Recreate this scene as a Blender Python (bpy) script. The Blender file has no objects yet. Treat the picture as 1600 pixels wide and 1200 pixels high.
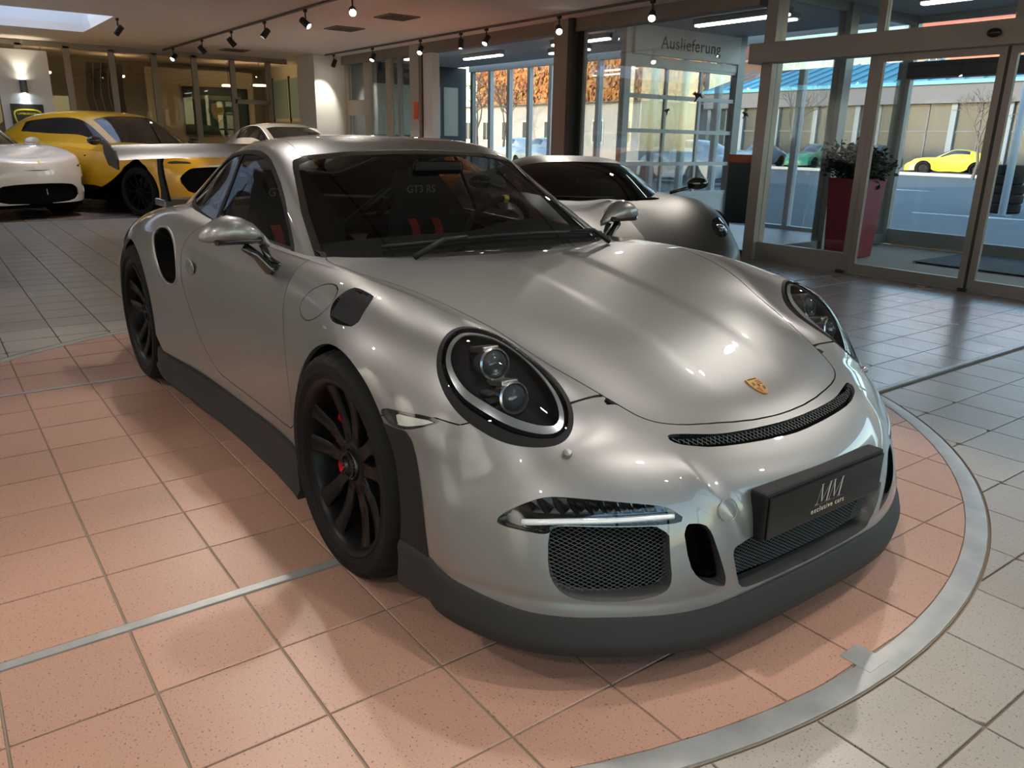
import bpy, bmesh, math, random
import numpy as np
from mathutils import Vector, Matrix
random.seed(7); np.random.seed(7)
S = bpy.context.scene
COL = S.collection
# ---------------------------------------------------------------- camera
def setup_camera():
    yaw, pit, rol = 2.4949, -0.3019, 0.0193
    f = Vector((math.cos(pit)*math.cos(yaw), math.cos(pit)*math.sin(yaw), math.sin(pit)))
    rt = Vector((math.sin(yaw), -math.cos(yaw), 0)); up = rt.cross(f)
    c, s = math.cos(rol), math.sin(rol)
    r2 = rt*c + up*s; u2 = up*c - rt*s
    cd = bpy.data.cameras.new('camera'); co = bpy.data.objects.new('camera', cd)
    COL.objects.link(co)
    m = Matrix((r2, u2, -f)).transposed().to_4x4(); m.translation = Vector((1.9975, -1.7951, 1.2764))
    co.matrix_world = m
    cd.sensor_width = 36.0; cd.lens = 36.0*1222.5/1600.0
    cd.clip_start = 0.05; cd.clip_end = 400
    S.camera = co
    return co
CAM = setup_camera()
# ---------------------------------------------------------------- world, sun, exposure
S.view_settings.view_transform = 'Standard'
S.view_settings.look = 'None'
S.view_settings.gamma = 1.0
S.view_settings.use_curve_mapping = False
S.view_settings.exposure = 0.15
SKY_STRENGTH = 0.62
SPOT_W = 27.0
def setup_world():
    w = bpy.data.worlds.new('sky'); S.world = w; w.use_nodes = True; nt = w.node_tree
    bg = nt.nodes['Background']; sk = nt.nodes.new('ShaderNodeTexSky'); sk.sky_type = 'NISHITA'
    sk.sun_disc = False; sk.sun_elevation = math.radians(17); sk.sun_rotation = math.radians(190)
    sk.air_density = 1.3; sk.dust_density = .6; sk.ozone_density = 1.5
    nt.links.new(sk.outputs[0], bg.inputs[0]); bg.inputs[1].default_value = SKY_STRENGTH
    sd = bpy.data.lights.new('sun', 'SUN'); sd.energy = 4; sd.angle = math.radians(.6); sd.color = (1, .82, .62)
    so = bpy.data.objects.new('sun', sd); COL.objects.link(so)
    d = Vector((.22, .93, -.30)); so.rotation_euler = d.to_track_quat('-Z', 'Y').to_euler()
setup_world()
# ---------------------------------------------------------------- materials
MATS = {}
def mat(name, col=(.5, .5, .5), rough=.5, metal=0., coat=0., coat_rough=.03, emit=None, estr=0., spec=.5, noise=None, bump=None, alpha=None):
    if name in MATS: return MATS[name]
    m = bpy.data.materials.new(name); m.use_nodes = True
    nt = m.node_tree; b = nt.nodes['Principled BSDF']
    b.inputs['Base Color'].default_value = (*col, 1); b.inputs['Roughness'].default_value = rough
    b.inputs['Metallic'].default_value = metal; b.inputs['Coat Weight'].default_value = coat
    b.inputs['Coat Roughness'].default_value = coat_rough; b.inputs['Specular IOR Level'].default_value = spec
    if emit:
        b.inputs['Emission Color'].default_value = (*emit, 1); b.inputs['Emission Strength'].default_value = estr
    if noise:   # (scale, amount, second colour)
        tc = nt.nodes.new('ShaderNodeTexCoord'); nz = nt.nodes.new('ShaderNodeTexNoise')
        nz.inputs['Scale'].default_value = noise[0]; nz.inputs['Detail'].default_value = 3
        nt.links.new(tc.outputs['Object'], nz.inputs['Vector'])
        mx = nt.nodes.new('ShaderNodeMix'); mx.data_type = 'RGBA'
        mx.inputs[6].default_value = (*col, 1); mx.inputs[7].default_value = (*noise[2], 1)
        rp = nt.nodes.new('ShaderNodeMapRange'); rp.inputs[1].default_value = .5-noise[1]; rp.inputs[2].default_value = .5+noise[1]
        nt.links.new(nz.outputs['Fac'], rp.inputs[0]); nt.links.new(rp.outputs[0], mx.inputs[0])
        nt.links.new(mx.outputs[2], b.inputs['Base Color'])
    if bump:    # (scale, strength)
        tc = nt.nodes.new('ShaderNodeTexCoord'); nz = nt.nodes.new('ShaderNodeTexNoise')
        nz.inputs['Scale'].default_value = bump[0]; nt.links.new(tc.outputs['Object'], nz.inputs['Vector'])
        bp = nt.nodes.new('ShaderNodeBump'); bp.inputs['Strength'].default_value = bump[1]; bp.inputs['Distance'].default_value = .002
        nt.links.new(nz.outputs['Fac'], bp.inputs['Height']); nt.links.new(bp.outputs[0], b.inputs['Normal'])
    MATS[name] = m
    return m
def glass(name, tint=(1, 1, 1), refl=1.0, ior=1.5, rough=0.0):
    """thin sheet: clear tinted transmission with a Fresnel reflection"""
    if name in MATS: return MATS[name]
    m = bpy.data.materials.new(name); m.use_nodes = True; nt = m.node_tree
    nt.nodes.clear()
    o = nt.nodes.new('ShaderNodeOutputMaterial'); mx = nt.nodes.new('ShaderNodeMixShader')
    t = nt.nodes.new('ShaderNodeBsdfTransparent'); g = nt.nodes.new('ShaderNodeBsdfGlossy'); fr = nt.nodes.new('ShaderNodeFresnel')
    t.inputs[0].default_value = (*tint, 1); g.inputs['Roughness'].default_value = rough; fr.inputs['IOR'].default_value = ior
    mu = nt.nodes.new('ShaderNodeMath'); mu.operation = 'MULTIPLY'; mu.inputs[1].default_value = refl
    nt.links.new(fr.outputs[0], mu.inputs[0]); nt.links.new(mu.outputs[0], mx.inputs[0])
    nt.links.new(t.outputs[0], mx.inputs[1]); nt.links.new(g.outputs[0], mx.inputs[2]); nt.links.new(mx.outputs[0], o.inputs[0])
    MATS[name] = m
    return m
# ---------------------------------------------------------------- objects
def link(name, me, m=None, parent=None, smooth=False, loc=None):
    if m is not None: me.materials.append(m)
    if smooth: me.shade_smooth()
    o = bpy.data.objects.new(name, me); COL.objects.link(o)
    if parent is not None: o.parent = parent
    if loc is not None: o.location = loc
    return o
def tag(o, label=None, cat=None, group=None, kind=None):
    if label: o['label'] = label
    if cat: o['category'] = cat
    if group: o['group'] = group
    if kind: o['kind'] = kind
    return o
def empty(name, loc=(0, 0, 0), rz=0., label=None, cat=None, group=None, kind=None):
    o = bpy.data.objects.new(name, None); COL.objects.link(o)
    o.location = loc; o.rotation_euler = (0, 0, rz); o.empty_display_size = .1
    return tag(o, label, cat, group, kind)
def copy_tree(o, parent=None):
    c = o.copy(); COL.objects.link(c); c.parent = parent
    for ch in list(o.children): copy_tree(ch, c)
    return c
class MB:
    """mesh builder: collects vertices and faces"""
    def __init__(s): s.v = []; s.f = []
    def add(s, V, F):
        k = len(s.v); s.v += [tuple(map(float, p)) for p in V]; s.f += [tuple(int(i)+k for i in f) for f in F]; return s
    def box(s, a, b, M=None):
        x0, y0, z0 = a; x1, y1, z1 = b
        V = [(x0, y0, z0), (x1, y0, z0), (x1, y1, z0), (x0, y1, z0), (x0, y0, z1), (x1, y0, z1), (x1, y1, z1), (x0, y1, z1)]
        if M is not None: V = [tuple(M @ Vector(p)) for p in V]
        return s.add(V, [(0, 3, 2, 1), (4, 5, 6, 7), (0, 1, 5, 4), (1, 2, 6, 5), (2, 3, 7, 6), (3, 0, 4, 7)])
    def bbox(s, a, b, r=.01, M=None):
        """box with chamfered edges"""
        bm = bmesh.new(); bmesh.ops.create_cube(bm, size=1)
        for v in bm.verts: v.co = Vector([a[i]+(v.co[i]+.5)*(b[i]-a[i]) for i in range(3)])
        bmesh.ops.bevel(bm, geom=list(bm.edges), offset=r, segments=2, profile=.5, affect='EDGES')
        if M is not None: bm.transform(M)
        bm.verts.index_update()
        s.add([v.co for v in bm.verts], [[v.index for v in f.verts] for f in bm.faces]); bm.free(); return s
    def tube(s, pts, r, n=8, caps=True, closed=False):
        pts = [Vector(p) for p in pts]; m = len(pts); V = []; F = []
        rr = r if isinstance(r, (list, tuple)) else [r]*m
        up = None
        for i, p in enumerate(pts):
            a = pts[(i-1) % m] if (closed or i > 0) else p
            b = pts[(i+1) % m] if (closed or i < m-1) else p
            d = (b-a).normalized()
            if up is None: up = Vector((0, 0, 1)) if abs(d.z) < .9 else Vector((1, 0, 0))
            x = d.cross(up).normalized(); up = x.cross(d).normalized()
            for k in range(n):
                t = 2*math.pi*k/n; V.append(p+(x*math.cos(t)+up*math.sin(t))*rr[i])
        for i in range(m if closed else m-1):
            for k in range(n):
                a, b = i*n+k, i*n+(k+1) % n; c, d = ((i+1) % m)*n+(k+1) % n, ((i+1) % m)*n+k
                F.append((a, b, c, d))
        if caps and not closed:
            F.append(tuple(range(n))[::-1]); F.append(tuple((m-1)*n+k for k in range(n)))
        return s.add(V, F)
    def lathe(s, prof, n=32, M=None, closed=False):
        """profile [(radius, height)] turned about local z"""
        V = []; F = []; m = len(prof)
        for r, h in prof:
            for k in range(n):
                t = 2*math.pi*k/n; V.append(Vector((r*math.cos(t), r*math.sin(t), h)))
        for i in range(m if closed else m-1):
            for k in range(n):
                a, b = i*n+k, i*n+(k+1) % n; i2 = (i+1) % m
                F.append((a, b, i2*n+(k+1) % n, i2*n+k))
        if M is not None: V = [M @ v for v in V]
        return s.add(V, F)
    def prism(s, poly, z0, z1, M=None):
        n = len(poly); V = [Vector((x, y, z0)) for x, y in poly]+[Vector((x, y, z1)) for x, y in poly]
        F = [tuple(range(n))[::-1], tuple(range(n, 2*n))]+[(i, (i+1) % n, n+(i+1) % n, n+i) for i in range(n)]
        if M is not None: V = [M @ v for v in V]
        return s.add(V, F)
    def sphere(s, c, r, n=12, m=8, sc=(1, 1, 1)):
        V = []; F = []
        for i in range(m+1):
            ph = math.pi*i/m
            for k in range(n):
                t = 2*math.pi*k/n
                V.append((c[0]+r*sc[0]*math.sin(ph)*math.cos(t), c[1]+r*sc[1]*math.sin(ph)*math.sin(t), c[2]+r*sc[2]*math.cos(ph)))
        for i in range(m):
            for k in range(n): F.append((i*n+k, (i+1)*n+k, (i+1)*n+(k+1) % n, i*n+(k+1) % n))
        return s.add(V, F)
    def mesh(s, name):
        me = bpy.data.meshes.new(name); me.from_pydata(s.v, [], s.f); me.update(); return me
    def build(s, name, m=None, parent=None, smooth=False, auto=None, loc=None):
        me = s.mesh(name)
        if smooth or auto:
            me.shade_smooth()
            if auto: me.set_sharp_from_angle(angle=math.radians(auto))
        return link(name, me, m, parent, loc=loc)
def skin_obj(name, sk, m, parent, wall=None, wall_only=None):
    """object from a Skin with its own smooth normals; wall = depth of the returned edge"""
    V = sk.V; T = sk.T; N = sk.N
    if wall:
        w = sk.edge_wall(wall, wall_only)
        k = len(V); V = np.concatenate([V, w.V]); T = np.concatenate([T, w.T+k]); N = np.concatenate([N, w.N])
    me = bpy.data.meshes.new(name); me.from_pydata(V.tolist(), [], T.tolist()); me.update()
    me.shade_smooth()
    me.normals_split_custom_set_from_vertices(N.tolist())
    return link(name, me, m, parent)
def catmull(pts, n=8, closed=False):
    P = [np.array(p, float) for p in pts]; m = len(P); out = []
    for i in range(m if closed else m-1):
        p0 = P[(i-1) % m] if (closed or i > 0) else 2*P[0]-P[1]
        p1, p2 = P[i], P[(i+1) % m]
        p3 = P[(i+2) % m] if (closed or i < m-2) else 2*P[-1]-P[-2]
        for k in range(n):
            t = k/n
            out.append(.5*((2*p1)+(-p0+p2)*t+(2*p0-5*p1+4*p2-p3)*t*t+(-p0+3*p1-3*p2+p3)*t**3))
    if not closed: out.append(P[-1])
    return out
def text_obj(name, body, size, m, parent=None, M=None, extrude=.001, align='CENTER', shear=0, spacing=1.0):
    cu = bpy.data.curves.new(name, 'FONT'); cu.body = body; cu.size = size; cu.extrude = extrude; cu.align_x = align; cu.align_y = 'CENTER'
    cu.shear = shear; cu.space_character = spacing
    tmp = bpy.data.objects.new(name, cu); COL.objects.link(tmp)
    bpy.context.view_layer.update()
    me = bpy.data.meshes.new_from_object(tmp.evaluated_get(bpy.context.evaluated_depsgraph_get()))
    bpy.data.objects.remove(tmp); bpy.data.curves.remove(cu)
    o = link(name, me, m, parent)
    if M is not None: o.matrix_local = M
    return o
def frame(o, x, y):
    """matrix with origin o, local x and y along the given directions"""
    x = Vector(x).normalized(); y = Vector(y); z = x.cross(y).normalized(); y = z.cross(x)
    m = Matrix((x, y, z)).transposed().to_4x4(); m.translation = Vector(o); return m
# ---------------------------------------------------------------- surfaces
def _bs(t):
    return np.stack([(1-t)**3/6, (3*t**3-6*t**2+4)/6, (-3*t**3+3*t**2+3*t+1)/6, t**3/6], -1)
def _ext(P, axis, mirror=False):
    P = np.moveaxis(P, axis, 0)
    a = (P[1]*np.array([1, -1, 1])) if mirror else 2*P[0]-P[1]
    b = 2*P[-1]-P[-2]
    return np.moveaxis(np.concatenate([a[None], P, b[None]], 0), 0, axis)
def _knots(P, axis, mirror):
    E = np.moveaxis(_ext(P, axis, mirror), axis, 0)
    return np.moveaxis((E[:-2]+4*E[1:-1]+E[2:])/6, 0, axis)
def _interp(P, axis, mirror, it=4):
    Q = P.copy()
    for _ in range(it):
        Q = Q + (P-_knots(Q, axis, mirror))
    return Q
def _sample(P, axis, n, mirror):
    E = np.moveaxis(_ext(P, axis, mirror), axis, 0)
    m = E.shape[0]-3
    t = np.linspace(0, m, m*n+1); i = np.minimum(t.astype(int), m-1); f = t-i
    w = _bs(f)
    out = sum(w[:, k].reshape(-1, *([1]*(E.ndim-1)))*E[i+k] for k in range(4))
    return np.moveaxis(out, 0, axis)
def surf(grid, nu=6, nv=6, mirror=True, it=4):
    """grid [rows][cols][3] of points the smooth surface passes through; cols run from the centre line outwards"""
    P = np.array(grid, float)
    P = _interp(P, 0, False, it); P = _interp(P, 1, mirror, it)
    P = _sample(P, 0, nu, False); P = _sample(P, 1, nv, mirror)
    if mirror: P[:, 0, 1] = 0
    return P
def grid_mesh(G, flip=False):
    h, w = G.shape[:2]
    V = G.reshape(-1, 3); F = []
    for i in range(h-1):
        for j in range(w-1):
            a, b, c, d = i*w+j, i*w+j+1, (i+1)*w+j+1, (i+1)*w+j
            F.append((a, d, c, b) if flip else (a, b, c, d))
    return V, F
def tris(F):
    T = []
    for f in F:
        for k in range(1, len(f)-1): T.append((f[0], f[k], f[k+1]))
    return np.array(T, int)
def vnormals(V, T):
    n = np.cross(V[T[:, 1]]-V[T[:, 0]], V[T[:, 2]]-V[T[:, 0]])
    N = np.zeros_like(V)
    for k in range(3): np.add.at(N, T[:, k], n)
    return N/np.maximum(np.linalg.norm(N, axis=1, keepdims=True), 1e-12)
class Skin:
    """triangle surface that can be cut along curves; carries smooth normals"""
    def __init__(s, V, T, N=None):
        s.V = np.array(V, float); s.T = np.array(T, int).reshape(-1, 3)
        s.N = vnormals(s.V, s.T) if N is None else np.array(N, float)
    def cut(s, fn):
        """fn(V, N) -> signed value per vertex; returns (inside f<0, outside)"""
        f = fn(s.V, s.N); eps = 1e-7
        f = np.where(np.abs(f) < eps, eps, f)
        T = s.T; sg = f[T] < 0; cnt = sg.sum(1)
        ins = [T[cnt == 3]]; out = [T[cnt == 0]]
        V = list(s.V); N = list(s.N); cache = {}
        def mid(a, b):
            k = (a, b) if a < b else (b, a)
            if k not in cache:
                t = f[a]/(f[a]-f[b])
                V.append(s.V[a]+(s.V[b]-s.V[a])*t); n = s.N[a]+(s.N[b]-s.N[a])*t
                N.append(n/max(np.linalg.norm(n), 1e-12)); cache[k] = len(V)-1
            return cache[k]
        i2, o2 = [], []
        for t, g, c in zip(T[(cnt == 1) | (cnt == 2)], sg[(cnt == 1) | (cnt == 2)], cnt[(cnt == 1) | (cnt == 2)]):
            lone = int(np.argmax(g)) if c == 1 else int(np.argmin(g))
            a, b, d = t[lone], t[(lone+1) % 3], t[(lone+2) % 3]
            p, q = mid(a, b), mid(a, d)
            one, two = (i2, o2) if c == 1 else (o2, i2)
            one.append((a, p, q)); two += [(p, b, d), (p, d, q)]
        V = np.array(V); N = np.array(N)
        def mk(base, ex):
            TT = np.concatenate([base[0], np.array(ex, int).reshape(-1, 3)])
            return Skin(V, TT, N).compact()
        return mk(ins, i2), mk(out, o2)
    def compact(s):
        if len(s.T) == 0: return Skin(np.zeros((0, 3)), np.zeros((0, 3), int), np.zeros((0, 3)))
        u, inv = np.unique(s.T, return_inverse=True)
        return Skin(s.V[u], inv.reshape(-1, 3), s.N[u])
    def mirror(s):
        m = np.array([1, -1, 1])
        return Skin(s.V*m, s.T[:, ::-1], s.N*m)
    def join(s, o):
        r = Skin(np.concatenate([s.V, o.V]), np.concatenate([s.T, o.T+len(s.V)]), np.concatenate([s.N, o.N]))
        return r
    def offset(s, d):
        return Skin(s.V+s.N*d, s.T, s.N)
    def boundary(s):
        e = {}
        for t in s.T:
            for k in range(3):
                a, b = t[k], t[(k+1) % 3]
                if (b, a) in e: del e[(b, a)]
                else: e[(a, b)] = 1
        return list(e)
    def weld(s, tol=1e-5):
        k = np.round(s.V/tol).astype(np.int64)
        _, idx, inv = np.unique(k, axis=0, return_index=True, return_inverse=True)
        inv = inv.reshape(-1)
        T = inv[s.T]; ok = (T[:, 0] != T[:, 1]) & (T[:, 1] != T[:, 2]) & (T[:, 0] != T[:, 2])
        N = np.zeros((len(idx), 3)); np.add.at(N, inv, s.N)
        N /= np.maximum(np.linalg.norm(N, axis=1, keepdims=True), 1e-9)
        return Skin(s.V[idx], T[ok], N)
    def edge_wall(s, depth, only=None):
        """returns a strip going inwards from every open edge: the returned lip of a panel"""
        E = s.boundary(); V = []; T = []; N = []
        for a, b in E:
            if only is not None and not (only(s.V[a]) and only(s.V[b])): continue
            k = len(V)
            V += [s.V[a], s.V[b], s.V[b]-s.N[b]*depth, s.V[a]-s.N[a]*depth]
            T += [(k, k+3, k+2), (k, k+2, k+1)]
        V = np.array(V).reshape(-1, 3); T = np.array(T, int).reshape(-1, 3)
        return Skin(V, T) if len(T) else Skin(np.zeros((0, 3)), np.zeros((0, 3), int), np.zeros((0, 3)))
def poly_sdf(pts, smooth=0):
    """signed distance to a closed polygon (negative inside); smooth = rounds of corner cutting"""
    p = np.array(pts, float)
    for _ in range(smooth):
        q = np.roll(p, -1, 0); p = np.stack([p*.75+q*.25, p*.25+q*.75], 1).reshape(-1, 2)
    q = np.roll(p, -1, 0)
    def f(X):
        X = np.asarray(X, float); d = np.full(len(X), 1e9); ins = np.zeros(len(X), bool)
        for a, b in zip(p, q):
            e = b-a; w = X-a
            t = np.clip((w@e)/max(e@e, 1e-12), 0, 1)
            d = np.minimum(d, np.linalg.norm(w-t[:, None]*e, axis=1))
            c = ((a[1] > X[:, 1]) != (b[1] > X[:, 1]))
            with np.errstate(divide='ignore', invalid='ignore'):
                xi = (b[0]-a[0])*(X[:, 1]-a[1])/(b[1]-a[1])+a[0]
            ins ^= c & (X[:, 0] < xi)
        return np.where(ins, -d, d)
    return f
def line_sdf(pts):
    p = np.array(pts, float)
    def f(X):
        d = np.full(len(X), 1e9)
        for a, b in zip(p[:-1], p[1:]):
            e = b-a; w = X-a; t = np.clip((w@e)/max(e@e, 1e-12), 0, 1)
            d = np.minimum(d, np.linalg.norm(w-t[:, None]*e, axis=1))
        return d
    return f
# ---------------------------------------------------------------- silver coupe surfaces (x forward, y left, z up, origin under the front axle)
BODY = [
 [(0.985,0,0.19),(0.982,0.16,0.19),(0.972,0.32,0.19),(0.948,0.45,0.19),(0.91,0.57,0.192),(0.855,0.675,0.195),(0.785,0.765,0.2),(0.695,0.832,0.205),(0.595,0.878,0.21),(0.49,0.903,0.215),(0.33,0.915,0.22)],
 [(0.988,0,0.27),(0.985,0.17,0.27),(0.975,0.33,0.27),(0.951,0.455,0.27),(0.908,0.57,0.27),(0.853,0.67,0.27),(0.783,0.76,0.27),(0.695,0.827,0.27),(0.595,0.873,0.272),(0.495,0.904,0.275),(0.33,0.916,0.28)],
 [(0.985,0,0.36),(0.98,0.18,0.36),(0.966,0.34,0.36),(0.94,0.455,0.36),(0.89,0.565,0.36),(0.84,0.655,0.355),(0.775,0.745,0.35),(0.69,0.815,0.345),(0.592,0.863,0.34),(0.497,0.902,0.338),(0.325,0.917,0.34)],
 [(0.967,0,0.465),(0.957,0.18,0.468),(0.935,0.33,0.472),(0.905,0.435,0.475),(0.858,0.535,0.473),(0.81,0.625,0.465),(0.75,0.715,0.452),(0.675,0.79,0.44),(0.585,0.848,0.425),(0.49,0.895,0.41),(0.32,0.918,0.4)],
 [(0.89,0,0.543),(0.88,0.2,0.548),(0.857,0.33,0.558),(0.825,0.43,0.565),(0.791,0.52,0.56),(0.759,0.604,0.546),(0.714,0.689,0.527),(0.649,0.766,0.51),(0.566,0.832,0.49),(0.475,0.886,0.47),(0.3,0.92,0.45)],
 [(0.838,0,0.583),(0.824,0.17,0.589),(0.794,0.297,0.597),(0.752,0.395,0.608),(0.735,0.49,0.604),(0.718,0.58,0.588),(0.688,0.665,0.568),(0.63,0.75,0.556),(0.55,0.825,0.54),(0.455,0.882,0.52),(0.28,0.922,0.49)],
 [(0.76,0,0.634),(0.75,0.17,0.638),(0.72,0.32,0.638),(0.68,0.44,0.636),(0.668,0.52,0.634),(0.668,0.6,0.618),(0.645,0.69,0.598),(0.585,0.775,0.59),(0.51,0.84,0.575),(0.42,0.89,0.55),(0.25,0.923,0.52)],
 [(0.6,0,0.702),(0.59,0.19,0.706),(0.575,0.36,0.698),(0.553,0.487,0.683),(0.558,0.57,0.695),(0.565,0.66,0.705),(0.548,0.75,0.676),(0.5,0.823,0.642),(0.438,0.868,0.61),(0.36,0.903,0.58),(0.22,0.925,0.545)],
 [(0.44,0,0.752),(0.43,0.2,0.757),(0.42,0.38,0.748),(0.41,0.532,0.731),(0.417,0.6,0.769),(0.43,0.69,0.789),(0.42,0.78,0.758),(0.39,0.845,0.7),(0.35,0.885,0.65),(0.29,0.912,0.61),(0.18,0.927,0.57)],
 [(0.24,0,0.797),(0.235,0.2,0.8),(0.23,0.4,0.796),(0.225,0.59,0.797),(0.23,0.65,0.815),(0.24,0.72,0.821),(0.24,0.8,0.8),(0.23,0.865,0.745),(0.21,0.902,0.69),(0.18,0.921,0.64),(0.12,0.929,0.6)],
 [(0,0,0.842),(0,0.21,0.843),(0,0.43,0.842),(0,0.657,0.847),(0,0.71,0.855),(0,0.765,0.851),(0,0.825,0.822),(0,0.877,0.768),(0,0.91,0.71),(0,0.925,0.665),(0,0.93,0.62)],
 [(-0.28,0,0.878),(-0.28,0.22,0.877),(-0.28,0.45,0.873),(-0.28,0.685,0.871),(-0.28,0.735,0.868),(-0.28,0.78,0.852),(-0.28,0.825,0.818),(-0.28,0.864,0.755),(-0.28,0.889,0.66),(-0.28,0.903,0.55),(-0.24,0.91,0.44)],
 [(-0.55,0,0.88),(-0.55,0.22,0.88),(-0.55,0.45,0.878),(-0.55,0.69,0.872),(-0.55,0.732,0.866),(-0.55,0.77,0.848),(-0.55,0.812,0.812),(-0.55,0.85,0.745),(-0.55,0.873,0.62),(-0.55,0.88,0.45),(-0.52,0.88,0.22)],
 [(-0.92,0,0.88),(-0.92,0.22,0.88),(-0.92,0.45,0.88),(-0.92,0.69,0.875),(-0.92,0.732,0.868),(-0.92,0.768,0.85),(-0.92,0.808,0.81),(-0.92,0.846,0.738),(-0.92,0.869,0.61),(-0.92,0.875,0.44),(-0.92,0.876,0.22)],
 [(-1.3,0,0.9),(-1.3,0.22,0.9),(-1.3,0.45,0.895),(-1.3,0.68,0.888),(-1.3,0.732,0.881),(-1.3,0.77,0.864),(-1.3,0.811,0.823),(-1.3,0.851,0.745),(-1.3,0.874,0.61),(-1.3,0.879,0.44),(-1.3,0.881,0.22)],
 [(-1.64,0,0.93),(-1.64,0.22,0.93),(-1.64,0.44,0.92),(-1.64,0.66,0.905),(-1.64,0.732,0.897),(-1.64,0.777,0.88),(-1.64,0.823,0.838),(-1.64,0.864,0.755),(-1.64,0.889,0.615),(-1.64,0.895,0.44),(-1.64,0.898,0.22)],
 [(-1.9,0,0.95),(-1.9,0.22,0.95),(-1.9,0.42,0.94),(-1.9,0.64,0.922),(-1.9,0.72,0.912),(-1.9,0.782,0.9),(-1.9,0.838,0.858),(-1.9,0.886,0.776),(-1.9,0.917,0.64),(-1.9,0.927,0.46),(-1.93,0.93,0.24)],
 [(-2.17,0,0.96),(-2.17,0.2,0.96),(-2.17,0.4,0.95),(-2.17,0.6,0.935),(-2.17,0.7,0.921),(-2.17,0.782,0.905),(-2.17,0.85,0.864),(-2.17,0.903,0.793),(-2.17,0.932,0.685),(-2.17,0.942,0.58),(-2.2,0.945,0.46)],
 [(-2.45,0,0.96),(-2.45,0.2,0.955),(-2.45,0.38,0.945),(-2.45,0.56,0.93),(-2.45,0.67,0.914),(-2.45,0.765,0.897),(-2.45,0.845,0.854),(-2.45,0.905,0.793),(-2.45,0.936,0.725),(-2.45,0.944,0.69),(-2.45,0.946,0.65)],
 [(-2.74,0,0.94),(-2.74,0.2,0.935),(-2.74,0.36,0.922),(-2.74,0.52,0.905),(-2.74,0.63,0.89),(-2.74,0.735,0.87),(-2.74,0.82,0.823),(-2.74,0.885,0.753),(-2.74,0.922,0.655),(-2.74,0.936,0.56),(-2.71,0.94,0.44)],
 [(-3.04,0,0.9),(-3.04,0.19,0.895),(-3.04,0.34,0.882),(-3.04,0.48,0.865),(-3.04,0.59,0.848),(-3.04,0.69,0.818),(-3.04,0.775,0.768),(-3.04,0.84,0.695),(-3.04,0.88,0.6),(-3.04,0.897,0.46),(-3,0.9,0.25)],
 [(-3.28,0,0.84),(-3.28,0.18,0.835),(-3.28,0.32,0.82),(-3.28,0.45,0.803),(-3.28,0.55,0.783),(-3.27,0.645,0.75),(-3.26,0.725,0.7),(-3.25,0.79,0.63),(-3.23,0.83,0.54),(-3.22,0.85,0.42),(-3.2,0.85,0.25)],
 [(-3.45,0,0.74),(-3.45,0.17,0.738),(-3.445,0.3,0.73),(-3.44,0.42,0.715),(-3.43,0.52,0.695),(-3.42,0.605,0.665),(-3.4,0.68,0.62),(-3.38,0.74,0.56),(-3.36,0.78,0.49),(-3.35,0.8,0.4),(-3.34,0.8,0.25)],
 [(-3.5,0,0.58),(-3.5,0.17,0.578),(-3.495,0.3,0.57),(-3.49,0.41,0.56),(-3.48,0.51,0.545),(-3.465,0.59,0.52),(-3.45,0.66,0.49),(-3.43,0.72,0.45),(-3.41,0.755,0.41),(-3.4,0.77,0.35),(-3.39,0.77,0.25)],
 [(-3.47,0,0.3),(-3.47,0.17,0.3),(-3.465,0.3,0.3),(-3.46,0.41,0.3),(-3.455,0.5,0.295),(-3.44,0.58,0.29),(-3.43,0.65,0.28),(-3.42,0.7,0.27),(-3.41,0.735,0.26),(-3.4,0.75,0.255),(-3.39,0.75,0.25)],
]
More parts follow.
